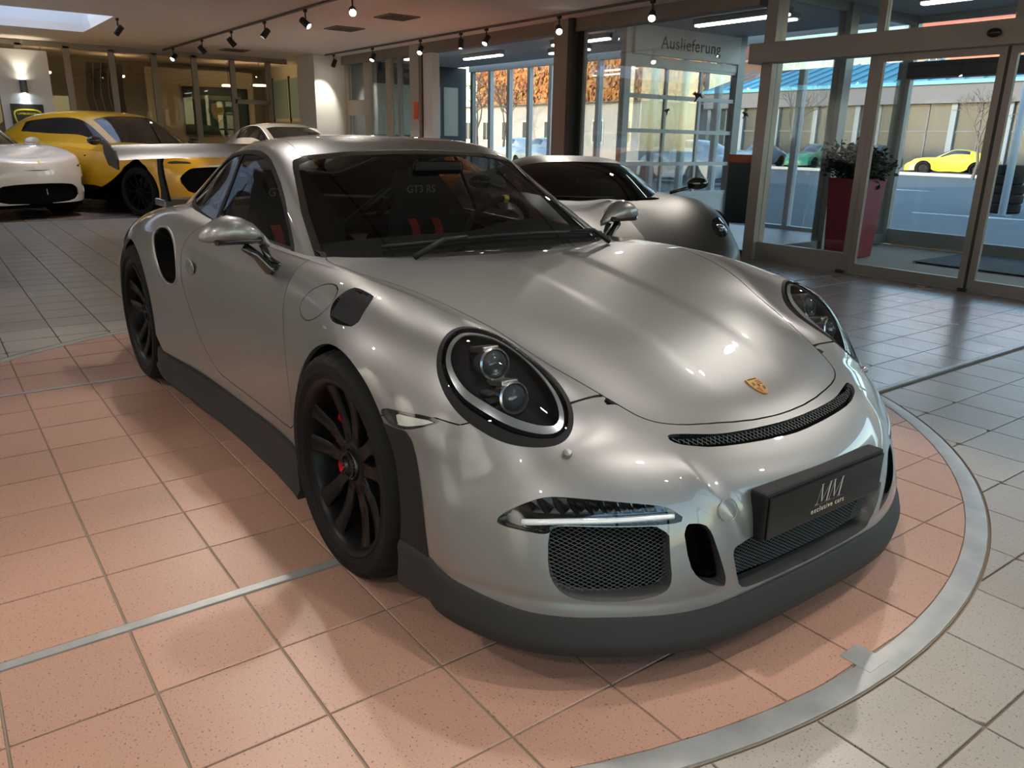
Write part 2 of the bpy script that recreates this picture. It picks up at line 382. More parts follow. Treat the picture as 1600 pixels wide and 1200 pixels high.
CABIN = [
 [(-0.27,0,0.8552),(-0.29,0.2504,0.8524),(-0.365,0.4812,0.8409),(-0.475,0.6476,0.8295),(-0.525,0.695,0.8217),(-0.55,0.7177,0.8165),(-0.57,0.7315,0.8088),(-0.59,0.7453,0.798),(-0.61,0.75,0.78)],
 [(-0.42,0,0.9306),(-0.435,0.2412,0.9272),(-0.5,0.4686,0.9137),(-0.6,0.6358,0.8895),(-0.635,0.684,0.8751),(-0.655,0.7061,0.8625),(-0.67,0.7175,0.8484),(-0.69,0.7289,0.83),(-0.7,0.745,0.8)],
 [(-0.66,0,1.0462),(-0.67,0.2324,1.0424),(-0.72,0.4422,1.0274),(-0.805,0.6056,0.996),(-0.835,0.65,0.9752),(-0.855,0.6712,0.949),(-0.87,0.684,0.9148),(-0.885,0.7118,0.865),(-0.895,0.745,0.8)],
 [(-0.89,0,1.1468),(-0.9,0.2236,1.1436),(-0.94,0.4208,1.1311),(-1.01,0.5734,1.1035),(-1.035,0.619,1.0803),(-1.055,0.6443,1.0435),(-1.07,0.6655,0.9822),(-1.085,0.7047,0.875),(-1.095,0.745,0.8)],
 [(-1.1,0,1.2281),(-1.11,0.2042,1.2262),(-1.14,0.3926,1.2225),(-1.19,0.5453,1.1977),(-1.215,0.5915,1.1738),(-1.235,0.6213,1.1207),(-1.25,0.6478,1.0284),(-1.26,0.7081,0.885),(-1.27,0.747,0.81)],
 [(-1.29,0,1.2721),(-1.295,0.2042,1.2692),(-1.31,0.3826,1.2654),(-1.34,0.5303,1.2397),(-1.36,0.5775,1.2118),(-1.375,0.6083,1.1557),(-1.385,0.6438,1.0434),(-1.395,0.7111,0.89),(-1.4,0.75,0.82)],
 [(-1.5,0,1.288),(-1.5,0.204,1.285),(-1.5,0.377,1.274),(-1.505,0.511,1.249),(-1.51,0.56,1.219),(-1.515,0.592,1.17),(-1.52,0.64,1.053),(-1.525,0.713,0.897),(-1.53,0.752,0.83)],
 [(-1.76,0,1.28),(-1.76,0.199,1.277),(-1.76,0.367,1.266),(-1.76,0.496,1.24),(-1.76,0.545,1.209),(-1.76,0.58,1.16),(-1.76,0.632,1.053),(-1.76,0.711,0.908),(-1.76,0.75,0.84)],
 [(-2.05,0,1.24),(-2.05,0.194,1.237),(-2.05,0.352,1.224),(-2.05,0.476,1.195),(-2.05,0.525,1.164),(-2.05,0.564,1.115),(-2.05,0.615,1.033),(-2.05,0.688,0.93),(-2.05,0.735,0.86)],
 [(-2.35,0,1.1668),(-2.35,0.1886,1.1616),(-2.35,0.3358,1.1441),(-2.35,0.4534,1.1135),(-2.35,0.505,1.0833),(-2.35,0.5443,1.0435),(-2.35,0.5885,0.9922),(-2.35,0.6427,0.935),(-2.35,0.7,0.87)],
 [(-2.68,0,1.0594),(-2.68,0.1828,1.0528),(-2.68,0.3184,1.0343),(-2.68,0.4282,1.0055),(-2.68,0.479,0.9819),(-2.68,0.5189,0.9555),(-2.68,0.5605,0.9206),(-2.68,0.6021,0.88),(-2.68,0.65,0.84)],
 [(-3,0,0.9406),(-3,0.1762,0.9352),(-3,0.2986,0.9177),(-3,0.3978,0.8945),(-3,0.449,0.8781),(-3,0.4881,0.8595),(-3,0.5245,0.8374),(-3,0.5609,0.81),(-3,0.6,0.78)],
 [(-3.2,0,0.84),(-3.2,0.17,0.835),(-3.2,0.28,0.82),(-3.2,0.37,0.8),(-3.2,0.42,0.785),(-3.2,0.46,0.77),(-3.2,0.5,0.75),(-3.2,0.54,0.73),(-3.2,0.58,0.7)],
]
# ---------------------------------------------------------------- room
CZ = 2.9
M_wall = mat('wall_plaster', (.74, .72, .69), .8, bump=(60, .1))
M_ceil = mat('ceiling_plaster', (.82, .74, .68), .85, bump=(40, .08))
M_frame = mat('aluminium_frame', (.30, .27, .255), .42, .35)
M_frameg = mat('grey_frame', (.26, .28, .28), .45, .4)
M_fwhite = mat('pale_frame', (.62, .64, .66), .45, .1)
M_dark = mat('dark_frame', (.03, .03, .032), .5)
M_steel = mat('floor_steel', (.48, .49, .48), .38, .45, noise=(9, .25, (.34, .35, .35)))
M_pane = glass('window_pane', (.965, .985, .99), .4, 1.5)
M_panec = glass('facade_pane', (.955, .985, .99), .38, 1.5)
def speckle(name, c1, c2, dots, rough):
    m = bpy.data.materials.new(name); m.use_nodes = True; nt = m.node_tree; b = nt.nodes['Principled BSDF']
    tc = nt.nodes.new('ShaderNodeTexCoord')
    oi = nt.nodes.new('ShaderNodeObjectInfo')
    ge = nt.nodes.new('ShaderNodeNewGeometry')
    n1 = nt.nodes.new('ShaderNodeTexNoise'); n1.inputs['Scale'].default_value = 260; n1.inputs['Detail'].default_value = 2
    n2 = nt.nodes.new('ShaderNodeTexNoise'); n2.inputs['Scale'].default_value = 150; n2.inputs['Detail'].default_value = 1
    n3 = nt.nodes.new('ShaderNodeTexNoise'); n3.inputs['Scale'].default_value = 2.3; n3.inputs['Detail'].default_value = 2
    for n in (n1, n2, n3): nt.links.new(ge.outputs['Position'], n.inputs['Vector'])
    r1 = nt.nodes.new('ShaderNodeMapRange'); r1.inputs[1].default_value = .35; r1.inputs[2].default_value = .65
    nt.links.new(n1.outputs['Fac'], r1.inputs[0])
    mx = nt.nodes.new('ShaderNodeMix'); mx.data_type = 'RGBA'; mx.inputs[6].default_value = (*c1, 1); mx.inputs[7].default_value = (*c2, 1)
    nt.links.new(r1.outputs[0], mx.inputs[0])
    r2 = nt.nodes.new('ShaderNodeMapRange'); r2.inputs[1].default_value = .655; r2.inputs[2].default_value = .70
    nt.links.new(n2.outputs['Fac'], r2.inputs[0])
    m2 = nt.nodes.new('ShaderNodeMix'); m2.data_type = 'RGBA'; m2.inputs[7].default_value = (*dots, 1)
    nt.links.new(r2.outputs[0], m2.inputs[0]); nt.links.new(mx.outputs[2], m2.inputs[6])
    hs = nt.nodes.new('ShaderNodeHueSaturation'); vr = nt.nodes.new('ShaderNodeMapRange'); vr.inputs[3].default_value = .93; vr.inputs[4].default_value = 1.06
    nt.links.new(oi.outputs['Random'], vr.inputs[0]); nt.links.new(vr.outputs[0], hs.inputs['Value']); nt.links.new(m2.outputs[2], hs.inputs['Color'])
    nt.links.new(hs.outputs[0], b.inputs['Base Color'])
    rr = nt.nodes.new('ShaderNodeMapRange'); rr.inputs[3].default_value = rough-.06; rr.inputs[4].default_value = rough+.08
    nt.links.new(n3.outputs['Fac'], rr.inputs[0]); nt.links.new(rr.outputs[0], b.inputs['Roughness'])
    bp = nt.nodes.new('ShaderNodeBump'); bp.inputs['Strength'].default_value = .12; bp.inputs['Distance'].default_value = .0006
    nt.links.new(n1.outputs['Fac'], bp.inputs['Height']); nt.links.new(bp.outputs[0], b.inputs['Normal'])
    MATS[name] = m; return m
M_pink = speckle('pink_tile', (.46, .272, .205), (.41, .238, .175), (.16, .10, .075), .36)
M_beige = speckle('beige_tile', (.38, .345, .305), (.335, .305, .27), (.14, .115, .095), .33)
M_mauve = speckle('mauve_tile', (.33, .265, .25), (.29, .23, .215), (.13, .10, .09), .24)
M_grout = mat('tile_grout', (.25, .205, .155), .9)
TT_C = Vector((-1.30, .027)); TT_R = 2.549; RIM_W = .075
PX, PY, BARW = .3021, .3048, .0373
G0 = Vector((-.0919, -1.8223)); GROT = -.007
def gpt(v, u):
    c, s = math.cos(GROT), math.sin(GROT)
    return Vector((G0.x+c*v-s*u, G0.y+s*v+c*u))
def bline(b):
    """X-wise grid line positions; steel strips sit between b=0 and its next tile and at b=-8"""
    if b > 0: return b*PX+BARW
    if b <= -9: return b*PX-BARW+PX*0
    return b*PX
def tile_cells():
    cells = []
    for b in range(-56, 18):
        v0, v1 = bline(b), bline(b+1)
        if b == 0: v0 = BARW
        if b == -9: v0, v1 = -9*PX-BARW, -8*PX-BARW
        for a in range(-18, 26): cells.append((a, b, v0, v1, a*PY, (a+1)*PY))
    return cells
def clip_circle(poly, c, r, keep_in, n=96):
    """clip a convex polygon with a circle (approximated by its chords)"""
    if keep_in:
        out = poly
        for k in range(n):
            a = 2*math.pi*k/n; nn = Vector((math.cos(a), math.sin(a))); d = r*math.cos(math.pi/n)
            res = []
            for p, q in zip(out, out[1:]+out[:1]):
                fp, fq = (p-c).dot(nn)-d, (q-c).dot(nn)-d
                if fp <= 0: res.append(p)
                if (fp < 0) != (fq < 0): res.append(p+(q-p)*(fp/(fp-fq)))
            out = res
            if len(out) < 3: return []
        return out
    # outside: walk the boundary finely and replace the inner part by the arc
    pts = []
    for p, q in zip(poly, poly[1:]+poly[:1]):
        for i in range(24): pts.append(p+(q-p)*(i/24))
    ins = [(p-c).length < r for p in pts]
    if all(ins): return []
    if not any(ins): return poly
    m = len(pts); st = next(i for i in range(m) if not ins[i] and ins[i-1])
    seq = [pts[(st+i) % m] for i in range(m)]; iseq = [ins[(st+i) % m] for i in range(m)]
    outp = [p for p, f in zip(seq, iseq) if not f]
    e, s0 = outp[-1]-c, outp[0]-c
    a0, a1 = math.atan2(e.y, e.x), math.atan2(s0.y, s0.x); da = (a1-a0+math.pi) % (2*math.pi)-math.pi
    arc = [c+Vector((math.cos(a0+da*i/8), math.sin(a0+da*i/8)))*r for i in range(9)]
    return [p for i, p in enumerate(outp) if i % 3 == 0 or i in (0, len(outp)-1)]+arc
def tile_prism(poly, g=.0035, h=.010):
    c = sum(poly, Vector((0, 0)))/len(poly)
    mb = MB(); n = len(poly)
    V = [(p.x, p.y, -h) for p in poly]+[(p.x, p.y, -.0016) for p in poly]+[(p.x+(c.x-p.x)*.008, p.y+(c.y-p.y)*.008, 0) for p in poly]
    F = [tuple(range(2*n, 3*n))]
    for k in range(2):
        for i in range(n): F.append((k*n+i, k*n+(i+1) % n, (k+1)*n+(i+1) % n, (k+1)*n+i))
    return V, F
def cam_px(p):
    q = CAM.matrix_world.inverted() @ Vector(p)
    if q.z > -.1: return None
    return (800+1222.5*q.x/-q.z, 600-1222.5*q.y/-q.z, -q.z)
def build_floor():
    fl = MB().box((-16.1, -7, -.06), (6, 9, -.010)).build('floor', M_grout); tag(fl, kind='structure')
    tt = empty('turntable', (TT_C.x, TT_C.y, 0), 0, 'round pink-tiled car turntable with a steel rim set into the floor', 'turntable')
    inv = Matrix.Translation((-TT_C.x, -TT_C.y, 0))
    # base disc
    MB().lathe([(0, -.0098), (TT_R-.004, -.0098), (TT_R-.004, -.0045), (0, -.0045)], 96).build('turntable_base', M_grout, tt)
    MB().lathe([(TT_R-RIM_W, -.0045), (TT_R-RIM_W, .0006), (TT_R-RIM_W+.004, .0014), (TT_R-.012, .0014), (TT_R-.008, .0006), (TT_R-.008, -.0045)], 128).build('turntable_rim', M_steel, tt, auto=30)
    for xb in (-.0919+BARW/2, -.0919-8*PX-BARW/2):
        y0 = math.sqrt((TT_R-RIM_W-.002)**2-(xb-TT_C.x)**2)
        MB().box((xb-BARW/2+.003-TT_C.x, -y0, -.0045), (xb+BARW/2-.003-TT_C.x, y0, .0008)).build('steel_strip', M_steel, tt)
    pl = MB().bbox((-.043, -.042, -.004), (.043, .042, .0032), .001, Matrix.Translation((1.167-TT_C.x, 0-TT_C.y, 0)))
    pl.build('cover_plate', M_steel, tt)
    g = .0034
    inside, outside = [], []
    for a, b, v0, v1, u0, u1 in tile_cells():
        poly = [gpt(v0+g, u0+g), gpt(v1-g, u0+g), gpt(v1-g, u1-g), gpt(v0+g, u1-g)]
        d = [(p-TT_C).length for p in poly]
        if min(d) < TT_R-RIM_W-.003: inside.append((poly, max(d) < TT_R-RIM_W-.003))
        if max(d) > TT_R: outside.append((poly, min(d) > TT_R, (a, b)))
    proto = {}
    def full_tile(poly, m, parent, off):
        key = (round((poly[1]-poly[0]).length, 4), m.name)
        c = sum(poly, Vector((0, 0)))/4
        if key not in proto:
            V, F = tile_prism([p-c for p in poly]); me = MB().add(V, F).mesh('tile'); me.materials.append(m); proto[key] = me
        o = bpy.data.objects.new('tile', proto[key]); COL.objects.link(o); o.parent = parent
        o.location = (c.x-off.x, c.y-off.y, 0); return o
    for poly, whole in inside:
        if whole: full_tile(poly, M_pink, tt, TT_C); continue
        q = clip_circle(poly, TT_C, TT_R-RIM_W-.003, True)
        if len(q) < 3: continue
        V, F = tile_prism([p-TT_C for p in q]); MB().add(V, F).build('tile', M_pink, tt)
    # outer tiles: the nearest ones in view are single objects, the rest one mesh
    Z2 = Vector((0, 0)); seen = []; rest = {m.name: MB() for m in (M_beige, M_mauve)}
    for poly, whole, (a, b) in outside:
        c = sum(poly, Vector((0, 0)))/4
        if not (-16.05 < c.x < 5.9 and -6.9 < c.y < 5.85): 
            if not (5.85 <= c.y < 8.95 and -3.8 < c.x < 3): continue
        m = M_mauve if (c.x < -.05 and c.y > 1.5) or c.x < -11.5 else M_beige
        q = poly if whole else clip_circle(poly, TT_C, TT_R+.003, False)
        if len(q) < 3: continue
        px = cam_px((c.x, c.y, 0))
        vis = px is not None and -40 < px[0] < 1640 and 0 < px[1] < 1240
        hidden = (-3.4 < c.x < .9 and abs(c.y) < .9)
        seen.append(((px[2] if vis and not hidden else 99), q, whole, m))
    seen.sort(key=lambda t: t[0])
    for i, (d, q, whole, m) in enumerate(seen):
        if i < 300 and d < 90:
            if whole: full_tile(q, m, fl, Z2)
            else:
                V, F = tile_prism(q); MB().add(V, F).build('tile', m, fl)
        else:
            V, F = tile_prism(q); rest[m.name].add(V, F)
    for k, mb in rest.items(): tag(mb.build('floor_tiles', MATS[k], fl), kind='stuff')
    # steel strip that runs on across the floor
    st = MB().box((-.0919+.004, TT_C.y+2.24, -.009), (-.0919+BARW-.004, 5.9, .0008)).build('floor_strip', M_steel, fl)
build_floor()
def bar(mb, a, b): mb.box([min(a[i], b[i]) for i in range(3)], [max(a[i], b[i]) for i in range(3)]); return mb
def structure(name, mb, m, parent=None, **k):
    o = mb.build(name, m, parent, **k)
    if parent is None: tag(o, kind='structure')
    return o
FY = 6.03      # inner facade plane
OY = 9.05      # outer facade plane
LX = -16.15    # glazed office wall
def build_shell():
    # ceiling with a skylight opening
    sx0, sx1, sy0, sy1 = -14.0, -11.55, -4.0, 1.0
    mb = MB()
    bar(mb, (LX-3.2, -7, CZ), (sx0, 6.1, CZ+.12)); bar(mb, (sx1, -7, CZ), (6, 6.1, CZ+.12))
    bar(mb, (sx0, -7, CZ), (sx1, sy0, CZ+.12)); bar(mb, (sx0, sy1, CZ), (sx1, 6.1, CZ+.12))
    ce = structure('ceiling', mb, M_ceil)
    w = MB()
    M_well = mat('skylight_white', (.8, .8, .8), .7)
    bar(w, (sx0-.03, sy0, CZ+.12), (sx0, sy1, CZ+.9)); bar(w, (sx1, sy0, CZ+.12), (sx1+.03, sy1, CZ+.9))
    bar(w, (sx0, sy0-.03, CZ+.12), (sx1, sy0, CZ+.9)); bar(w, (sx0, sy1, CZ+.12), (sx1, sy1+.03, CZ+.9))
    w.build('skylight_well', M_well, ce)
    MB().box((sx0, sy0, CZ+.9), (sx1, sy1, CZ+.92)).build('skylight_pane', mat_diffuse_pane(), ce)
    # ceiling of the delivery bay and the porch
    structure('ceiling', bar(MB(), (-15.0, 6.1, CZ), (6, OY+.1, CZ+.12)), mat('bay_ceiling', (.40, .40, .41), .8))
    # walls out of view close the room
    structure('wall_back', bar(MB(), (LX-3.2, -7.15, 0), (6.15, -7, CZ+.12)), M_wall)
    mbw = MB(); bar(mbw, (6, -7, 0), (6.15, -6.4, CZ+.12)); bar(mbw, (6, 4.6, 0), (6.15, 9.1, CZ+.12)); bar(mbw, (6, -6.4, 2.75), (6.15, 4.6, CZ+.12)); bar(mbw, (6, -6.4, 0), (6.15, 4.6, .25))
    structure('wall_right', mbw, M_wall)
    wn = empty('window_5', (6.07, 0, 0), 0, kind='structure')
    for k in range(9):
        y = -6.4+11.0*k/8
        bar(MB(), (-.04, y-.03, .25), (.04, y+.03, 2.75)).build('mullion', M_frame, wn)
        if k < 8: bar(MB(), (-.006, y+.03, .25), (.006, y+11.0/8-.03, 2.75)).build('pane', M_pane, wn)
    structure('wall_far', bar(MB(), (LX-3.3, -7, 0), (LX-3.2, 6.1, CZ)), mat('office_wall', (.42, .38, .32), .85))
    # storey above, seen from nowhere but shading the yard
    structure('wall_upper', bar(MB(), (-16.2, 2.2, CZ+.12), (6.15, OY+.1, 7.5)), M_wall)
    # white pier in the corner
    structure('wall_pier', bar(MB(), (-15.35, 5.32, 0), (-14.45, 6.15, CZ)), mat('pier_white', (.68, .65, .60), .8))
    # beam over the openings
    structure('trim_1', bar(MB(), (-14.45, 5.93, CZ-.17), (-3.9, 6.12, CZ)), mat('beam_brown', (.20, .165, .14), .6))
def mat_diffuse_pane():
    if 'skylight_sheet' in MATS: return MATS['skylight_sheet']
    m = bpy.data.materials.new('skylight_sheet'); m.use_nodes = True; nt = m.node_tree; nt.nodes.clear()
    o = nt.nodes.new('ShaderNodeOutputMaterial'); t = nt.nodes.new('ShaderNodeBsdfTranslucent'); t.inputs[0].default_value = (.78, .84, .95, 1)
    tr = nt.nodes.new('ShaderNodeBsdfTransparent'); tr.inputs[0].default_value = (.75, .82, .92, 1); mx = nt.nodes.new('ShaderNodeMixShader'); mx.inputs[0].default_value = .5
    nt.links.new(tr.outputs[0], mx.inputs[1]); nt.links.new(t.outputs[0], mx.inputs[2]); nt.links.new(mx.outputs[0], o.inputs[0])
    MATS['skylight_sheet'] = m; return m
build_shell()
def pane(parent, a, b, m=None, name='pane'): return bar(MB(), a, b).build(name, m or M_pane, parent)
def build_facade():
    # sliding entrance: fixed leaf, two sliding leaves, header and glass above
    y0, y1 = FY-.03, FY+.05
    d = empty('door_1', (-1.27, FY, 0), 0, kind='structure'); o = Vector((1.27, -FY, 0))
    def P(x, y, z): return (x+1.27, y-FY, z)
    def bx(name, a, b, m=M_frame): return bar(MB(), P(*a), P(*b)).build(name, m, d)
    bx('post', (-3.80, y0-.06, 0), (-3.66, y1+.05, CZ))
    bx('post', (-2.55, y0-.02, 0), (-2.47, y1+.03, 2.14)); bx('post', (-2.545, y0, 2.33), (-2.465, y1, CZ))
    bx('post', (.02, y0-.02, 0), (.12, y1+.03, CZ)); bx('post', (-1.30, y0, 2.33), (-1.23, y1, CZ))
    bx('header', (-3.90, FY-.20, 2.13), (1.6, FY+.02, 2.33))
    bx('kick_rail', (-3.66, y0, .0), (-2.55, y1, .20)); bx('threshold', (-2.47, y0-.02, 0), (.02, y1+.02, .012), M_steel)
    bx('top_rail', (-3.66, y0, CZ-.06), (.02, y1, CZ))
    pane(d, P(-3.66, FY, .20), P(-2.55, FY+.012, 2.13), M_panec)
    for x0, x1 in ((-3.66, -2.545), (-2.465, -1.30), (-1.23, .02)): pane(d, P(x0, FY, 2.33), P(x1, FY+.012, CZ-.06), M_panec)
    for x0, x1 in ((-2.46, -1.295), (-1.265, -.02)):
        lf = empty('sliding_leaf', P(x0, FY-.045, 0)); lf.parent = d
        W = x1-x0
        for nm, a, b in (('stile', (0, -.02, .015), (.06, .02, 2.13)), ('stile', (W-.06, -.02, .015), (W, .02, 2.13)), ('bottom_rail', (.06, -.02, .015), (W-.06, .02, .115)), ('top_rail', (.06, -.02, 2.07), (W-.06, .02, 2.13))):
            bar(MB(), a, b).build(nm, M_frame, lf)
        pane(lf, (.06, -.006, .115), (W-.06, .006, 2.07), M_panec)
    bx('seal', (-1.294, FY-.062, .015), (-1.266, FY-.03, 2.13), M_dark)
    sn = MB(); sn.sphere((-1.36+1.27, -.235, 2.225), .06, 20, 12, (1.0, .55, .62)); sn.build('motion_sensor', mat('sensor_black', (.012, .012, .013), .25), d, smooth=True)
    for x in (-2.56, -1.30): bx('floor_guide', (x-.03, FY-.09, 0), (x+.05, FY-.03, .03), M_dark)
    # outer entrance
    e = empty('door_2', (-1.5, OY, 0), 0, kind='structure')
    def Q(x, y, z): return (x+1.5, y-OY, z)
    def ex(name, a, b, m=M_frameg): return bar(MB(), Q(*a), Q(*b)).build(name, m, e)
    ex('post', (-3.90, OY-.05, 0), (-3.72, OY+.05, CZ)); ex('post', (-2.62, OY-.03, 0), (-2.54, OY+.03, 2.14)); ex('post', (-.02, OY-.05, 0), (.1, OY+.05, CZ))
    ex('header', (-3.72, OY-.16, 2.14), (1.6, OY+.04, 2.34), M_dark); ex('kick_rail', (-3.72, OY-.03, 0), (-2.62, OY+.03, .2)); ex('kick_rail', (-2.54, OY-.03, 0), (-.02, OY+.03, .13))
    ex('post', (-1.32, OY-.03, .13), (-1.24, OY+.03, 2.14)); ex('top_rail', (-3.72, OY-.03, CZ-.08), (.02, OY+.03, CZ))
    pane(e, Q(-3.72, OY, .2), Q(-2.62, OY+.012, 2.14)); pane(e, Q(-2.54, OY, .13), Q(-1.32, OY+.012, 2.14)); pane(e, Q(-1.24, OY, .13), Q(-.02, OY+.012, 2.14)); pane(e, Q(-3.72, OY, 2.34), Q(-.02, OY+.012, CZ-.08))
    # porch side wall towards the delivery bay
    s = empty('window_1', (-3.78, 7.5, 0), 0, kind='structure')
    def sx(name, a, b, m=M_frameg): return bar(MB(), (a[0]+3.78, a[1]-7.5, a[2]), (b[0]+3.78, b[1]-7.5, b[2])).build(name, m, s)
    sx('post', (-3.86, 7.42, 0), (-3.70, 7.58, CZ)); sx('bottom_rail', (-3.82, 6.1, 0), (-3.74, 9.0, .12)); sx('top_rail', (-3.82, 6.1, CZ-.1), (-3.74, 9.0, CZ)); sx('mullion', (-3.82, 8.2, .12), (-3.75, 8.26, CZ-.1), M_fwhite)
    for a, b in ((6.1, 7.42), (7.58, 8.2), (8.26, 9.0)): pane(s, (-.006, a-7.5, .12), (.006, b-7.5, CZ-.1))
    # facade panel between the column and the entrance
    f = empty('window_2', (-5.3, FY, 0), 0, kind='structure')
    def fx(name, a, b, m=M_dark): return bar(MB(), (a[0]+5.3, a[1]-FY, a[2]), (b[0]+5.3, b[1]-FY, b[2])).build(name, m, f)
    fx('frame', (-6.93, FY-.03, 0), (-6.86, FY+.03, CZ-.0)); fx('frame', (-6.86, FY-.03, CZ-.07), (-3.80, FY+.03, CZ)); fx('frame', (-6.86, FY-.03, 0), (-3.80, FY+.03, .08)); fx('frame', (-6.84, FY-.02, .08), (-6.80, FY+.02, CZ-.07), M_frameg)
    pane(f, (-1.50, 0, .08), (1.50, .012, CZ-.07), M_panec)
    # column and bay opening
    structure('wall_column', bar(MB(), (-7.34, FY-.14, 0), (-6.97, FY+.12, CZ)), mat('column_brown', (.27, .225, .20), .6))
    structure('trim_2', bar(MB(), (-7.02, FY-.16, 0), (-6.93, FY+.02, CZ)), M_dark)
    structure('wall_column', bar(MB(), (-11.52, FY-.12, 0), (-11.20, FY+.12, CZ)), mat('column_grey', (.36, .33, .30), .6))
    structure('trim_3', bar(MB(), (-11.20, FY-.05, 0), (-11.10, FY+.05, CZ)), M_dark)
    structure('trim_4', bar(MB(), (-11.10, FY-.08, 0), (-10.80, FY+.08, CZ)), mat('post_lilac', (.58, .56, .58), .5))
    st = MB(); bar(st, (-11.36, FY-.135, 1.62), (-11.22, FY-.122, 1.92)); tag(st.build('fire_sign', mat('sign_orange', (.62, .10, .02), .5)), 'small orange pictogram sign on the grey column', 'sign')
    # glazing left of the column: narrow window, door, large pane
    g = empty('window_3', (-13, FY, 0), 0, kind='structure')
    def gx(name, a, b, m=M_frameg): return bar(MB(), (a[0]+13, a[1]-FY, a[2]), (b[0]+13, b[1]-FY, b[2])).build(name, m, g)
    beige = mat('beige_frame', (.36, .31, .25), .5)
    gx('frame', (-14.45, FY-.03, 0), (-14.30, FY+.03, CZ), beige); gx('frame', (-13.55, FY-.04, 0), (-13.30, FY+.04, CZ), beige); gx('frame', (-14.30, FY-.03, 1.72), (-13.55, FY+.03, 2.02), beige); gx('frame', (-14.3, FY-.03, CZ-.12), (-11.52, FY+.03, CZ), beige)
    gx('mullion', (-12.62, FY-.03, 0), (-12.40, FY+.03, CZ-.12), beige); gx('mullion', (-12.15, FY-.03, 0), (-12.03, FY+.03, CZ-.12), M_frameg)
    for a, b in ((-14.30, -13.55), (-13.30, -12.62), (-12.40, -12.15), (-12.03, -11.52)): pane(g, (a+13, 0, .05), (b+13, .012, CZ-.12))
    # outer bay glazing with pale mullions
    w = empty('window_4', (-11, OY+.35, 0), 0, kind='structure'); wy = OY+.35
    xs = [-14.6+.74*k for k in range(11)]+[-5.6, -4.0]
    for k, x in enumerate(xs):
        bar(MB(), (x+11-.05, -.05, 0), (x+11+.05, .05, CZ-.1)).build('mullion', M_fwhite if k else M_frameg, w)
        if k < len(xs)-1: pane(w, (x+11+.05, -.004, .05), (xs[k+1]+11-.05, .008, CZ-.1))
    bar(MB(), (-3.7, -.06, CZ-.1), (7, .06, CZ+.1)).build('head_rail', M_fwhite, w)
    bar(MB(), (-3.7, -.06, -.05), (7, .06, .05)).build('sill_rail', M_fwhite, w)
    # dark end wall of the bay with narrow windows
    ew = MB(); bar(ew, (-15.0, 6.15, 0), (-14.9, wy, CZ)); ewo = structure('wall_bay', ew, mat('bay_wall', (.055, .065, .075), .6))
    for k, (a, b) in enumerate(((6.75, 7.2), (7.35, 7.9), (8.25, 8.65), (8.75, 9.15))):
        bar(MB(), (-14.9, a, 1.35), (-14.88, b, 2.45)).build('pane', mat('bay_pane', (.34, .40, .38), .25), ewo)
        bar(MB(), (-14.9, a, .15), (-14.88, b, 1.25)).build('panel', mat('bay_panel', (.20, .24, .29), .5), ewo)
    structure('floor', bar(MB(), (-15, 6.12, -.06), (-3.86, OY+.4, -.004)), mat('bay_floor', (.26, .26, .26), .4))
build_facade()
def build_garage():
    X = -6.55; g = empty('sectional_door', (X, 7.85, 0), 0, 'glazed sectional garage door under the lettered sign board', 'garage door')
    def gb(name, a, b, m=M_fwhite, parent=None): return bar(MB(), (a[0]-X, a[1]-7.85, a[2]), (b[0]-X, b[1]-7.85, b[2])).build(name, m, parent or g)
    gb('jamb', (X-.05, 6.50, 0), (X+.05, 6.62, CZ)); gb('jamb', (X-.06, 8.95, 0), (X+.06, 9.12, CZ), M_frameg); gb('lintel', (X-.05, 6.62, 2.36), (X+.04, 8.95, 2.46))
    for z in (.0, .50, .95, 1.42, 1.90, 2.32): gb('rail', (X-.03, 6.62, z), (X+.03, 8.95, z+.055))
    for y in (7.38, 8.14): gb('mullion', (X-.02, y, .5), (X+.02, y+.05, 2.32))
    for z in (.555, 1.005, 1.475, 1.955):
        for y0_, y1_ in ((6.62, 7.38), (7.43, 8.14), (8.19, 8.95)): gb('pane', (X-.004, y0_, z), (X+.004, y1_, z+(.365 if z > 1.9 else .42)), M_pane)
    gb('bottom_panel', (X-.02, 6.62, .055), (X+.02, 8.95, .5))
    s = empty('sign_board', (X+.06, 7.78, 2.66), 0, 'grey board lettered Auslieferung above the garage door', 'sign')
    MB().bbox((-.03, -1.16, -.19), (.03, 1.16, .20), .008).build('board', mat('sign_grey', (.66, .70, .69), .45), s)
    text_obj('lettering', 'Auslieferung', .24, mat('letter_dark', (.05, .06, .065), .5), s, frame((.032, .02, -.01), (0, 1, 0), (0, 0, 1)), .003, spacing=1.08)
    # bird decals on the facade pane
    bird = [(-.5, .1), (-.28, .32), (-.12, .22), (.0, .34), (.06, .22), (.25, .30), (.5, -.05), (.26, .05), (.12, -.02), (.0, -.25), (-.14, -.42), (-.2, -.36), (-.1, -.12), (-.24, .05)]
    for x, z, sc, r, lab in ((-4.75, 1.82, .17, -.2, 'larger black bird decal on the entrance glazing'), (-5.22, 1.66, .11, .25, 'small black bird decal left of the larger one'), (-4.02, 1.60, .11, -.35, 'small black bird decal beside the entrance post')):
        pts = [(sc*(math.cos(r)*a-math.sin(r)*b), sc*(math.sin(r)*a+math.cos(r)*b)) for a, b in bird]
        bo = MB().prism(pts, 0, .002, frame((0, 0, 0), (1, 0, 0), (0, 0, 1))).build('bird_decal', M_dark, None, loc=(x, FY-.003, z)); tag(bo, lab, 'decal', 'bird decals on the glass')
build_garage()
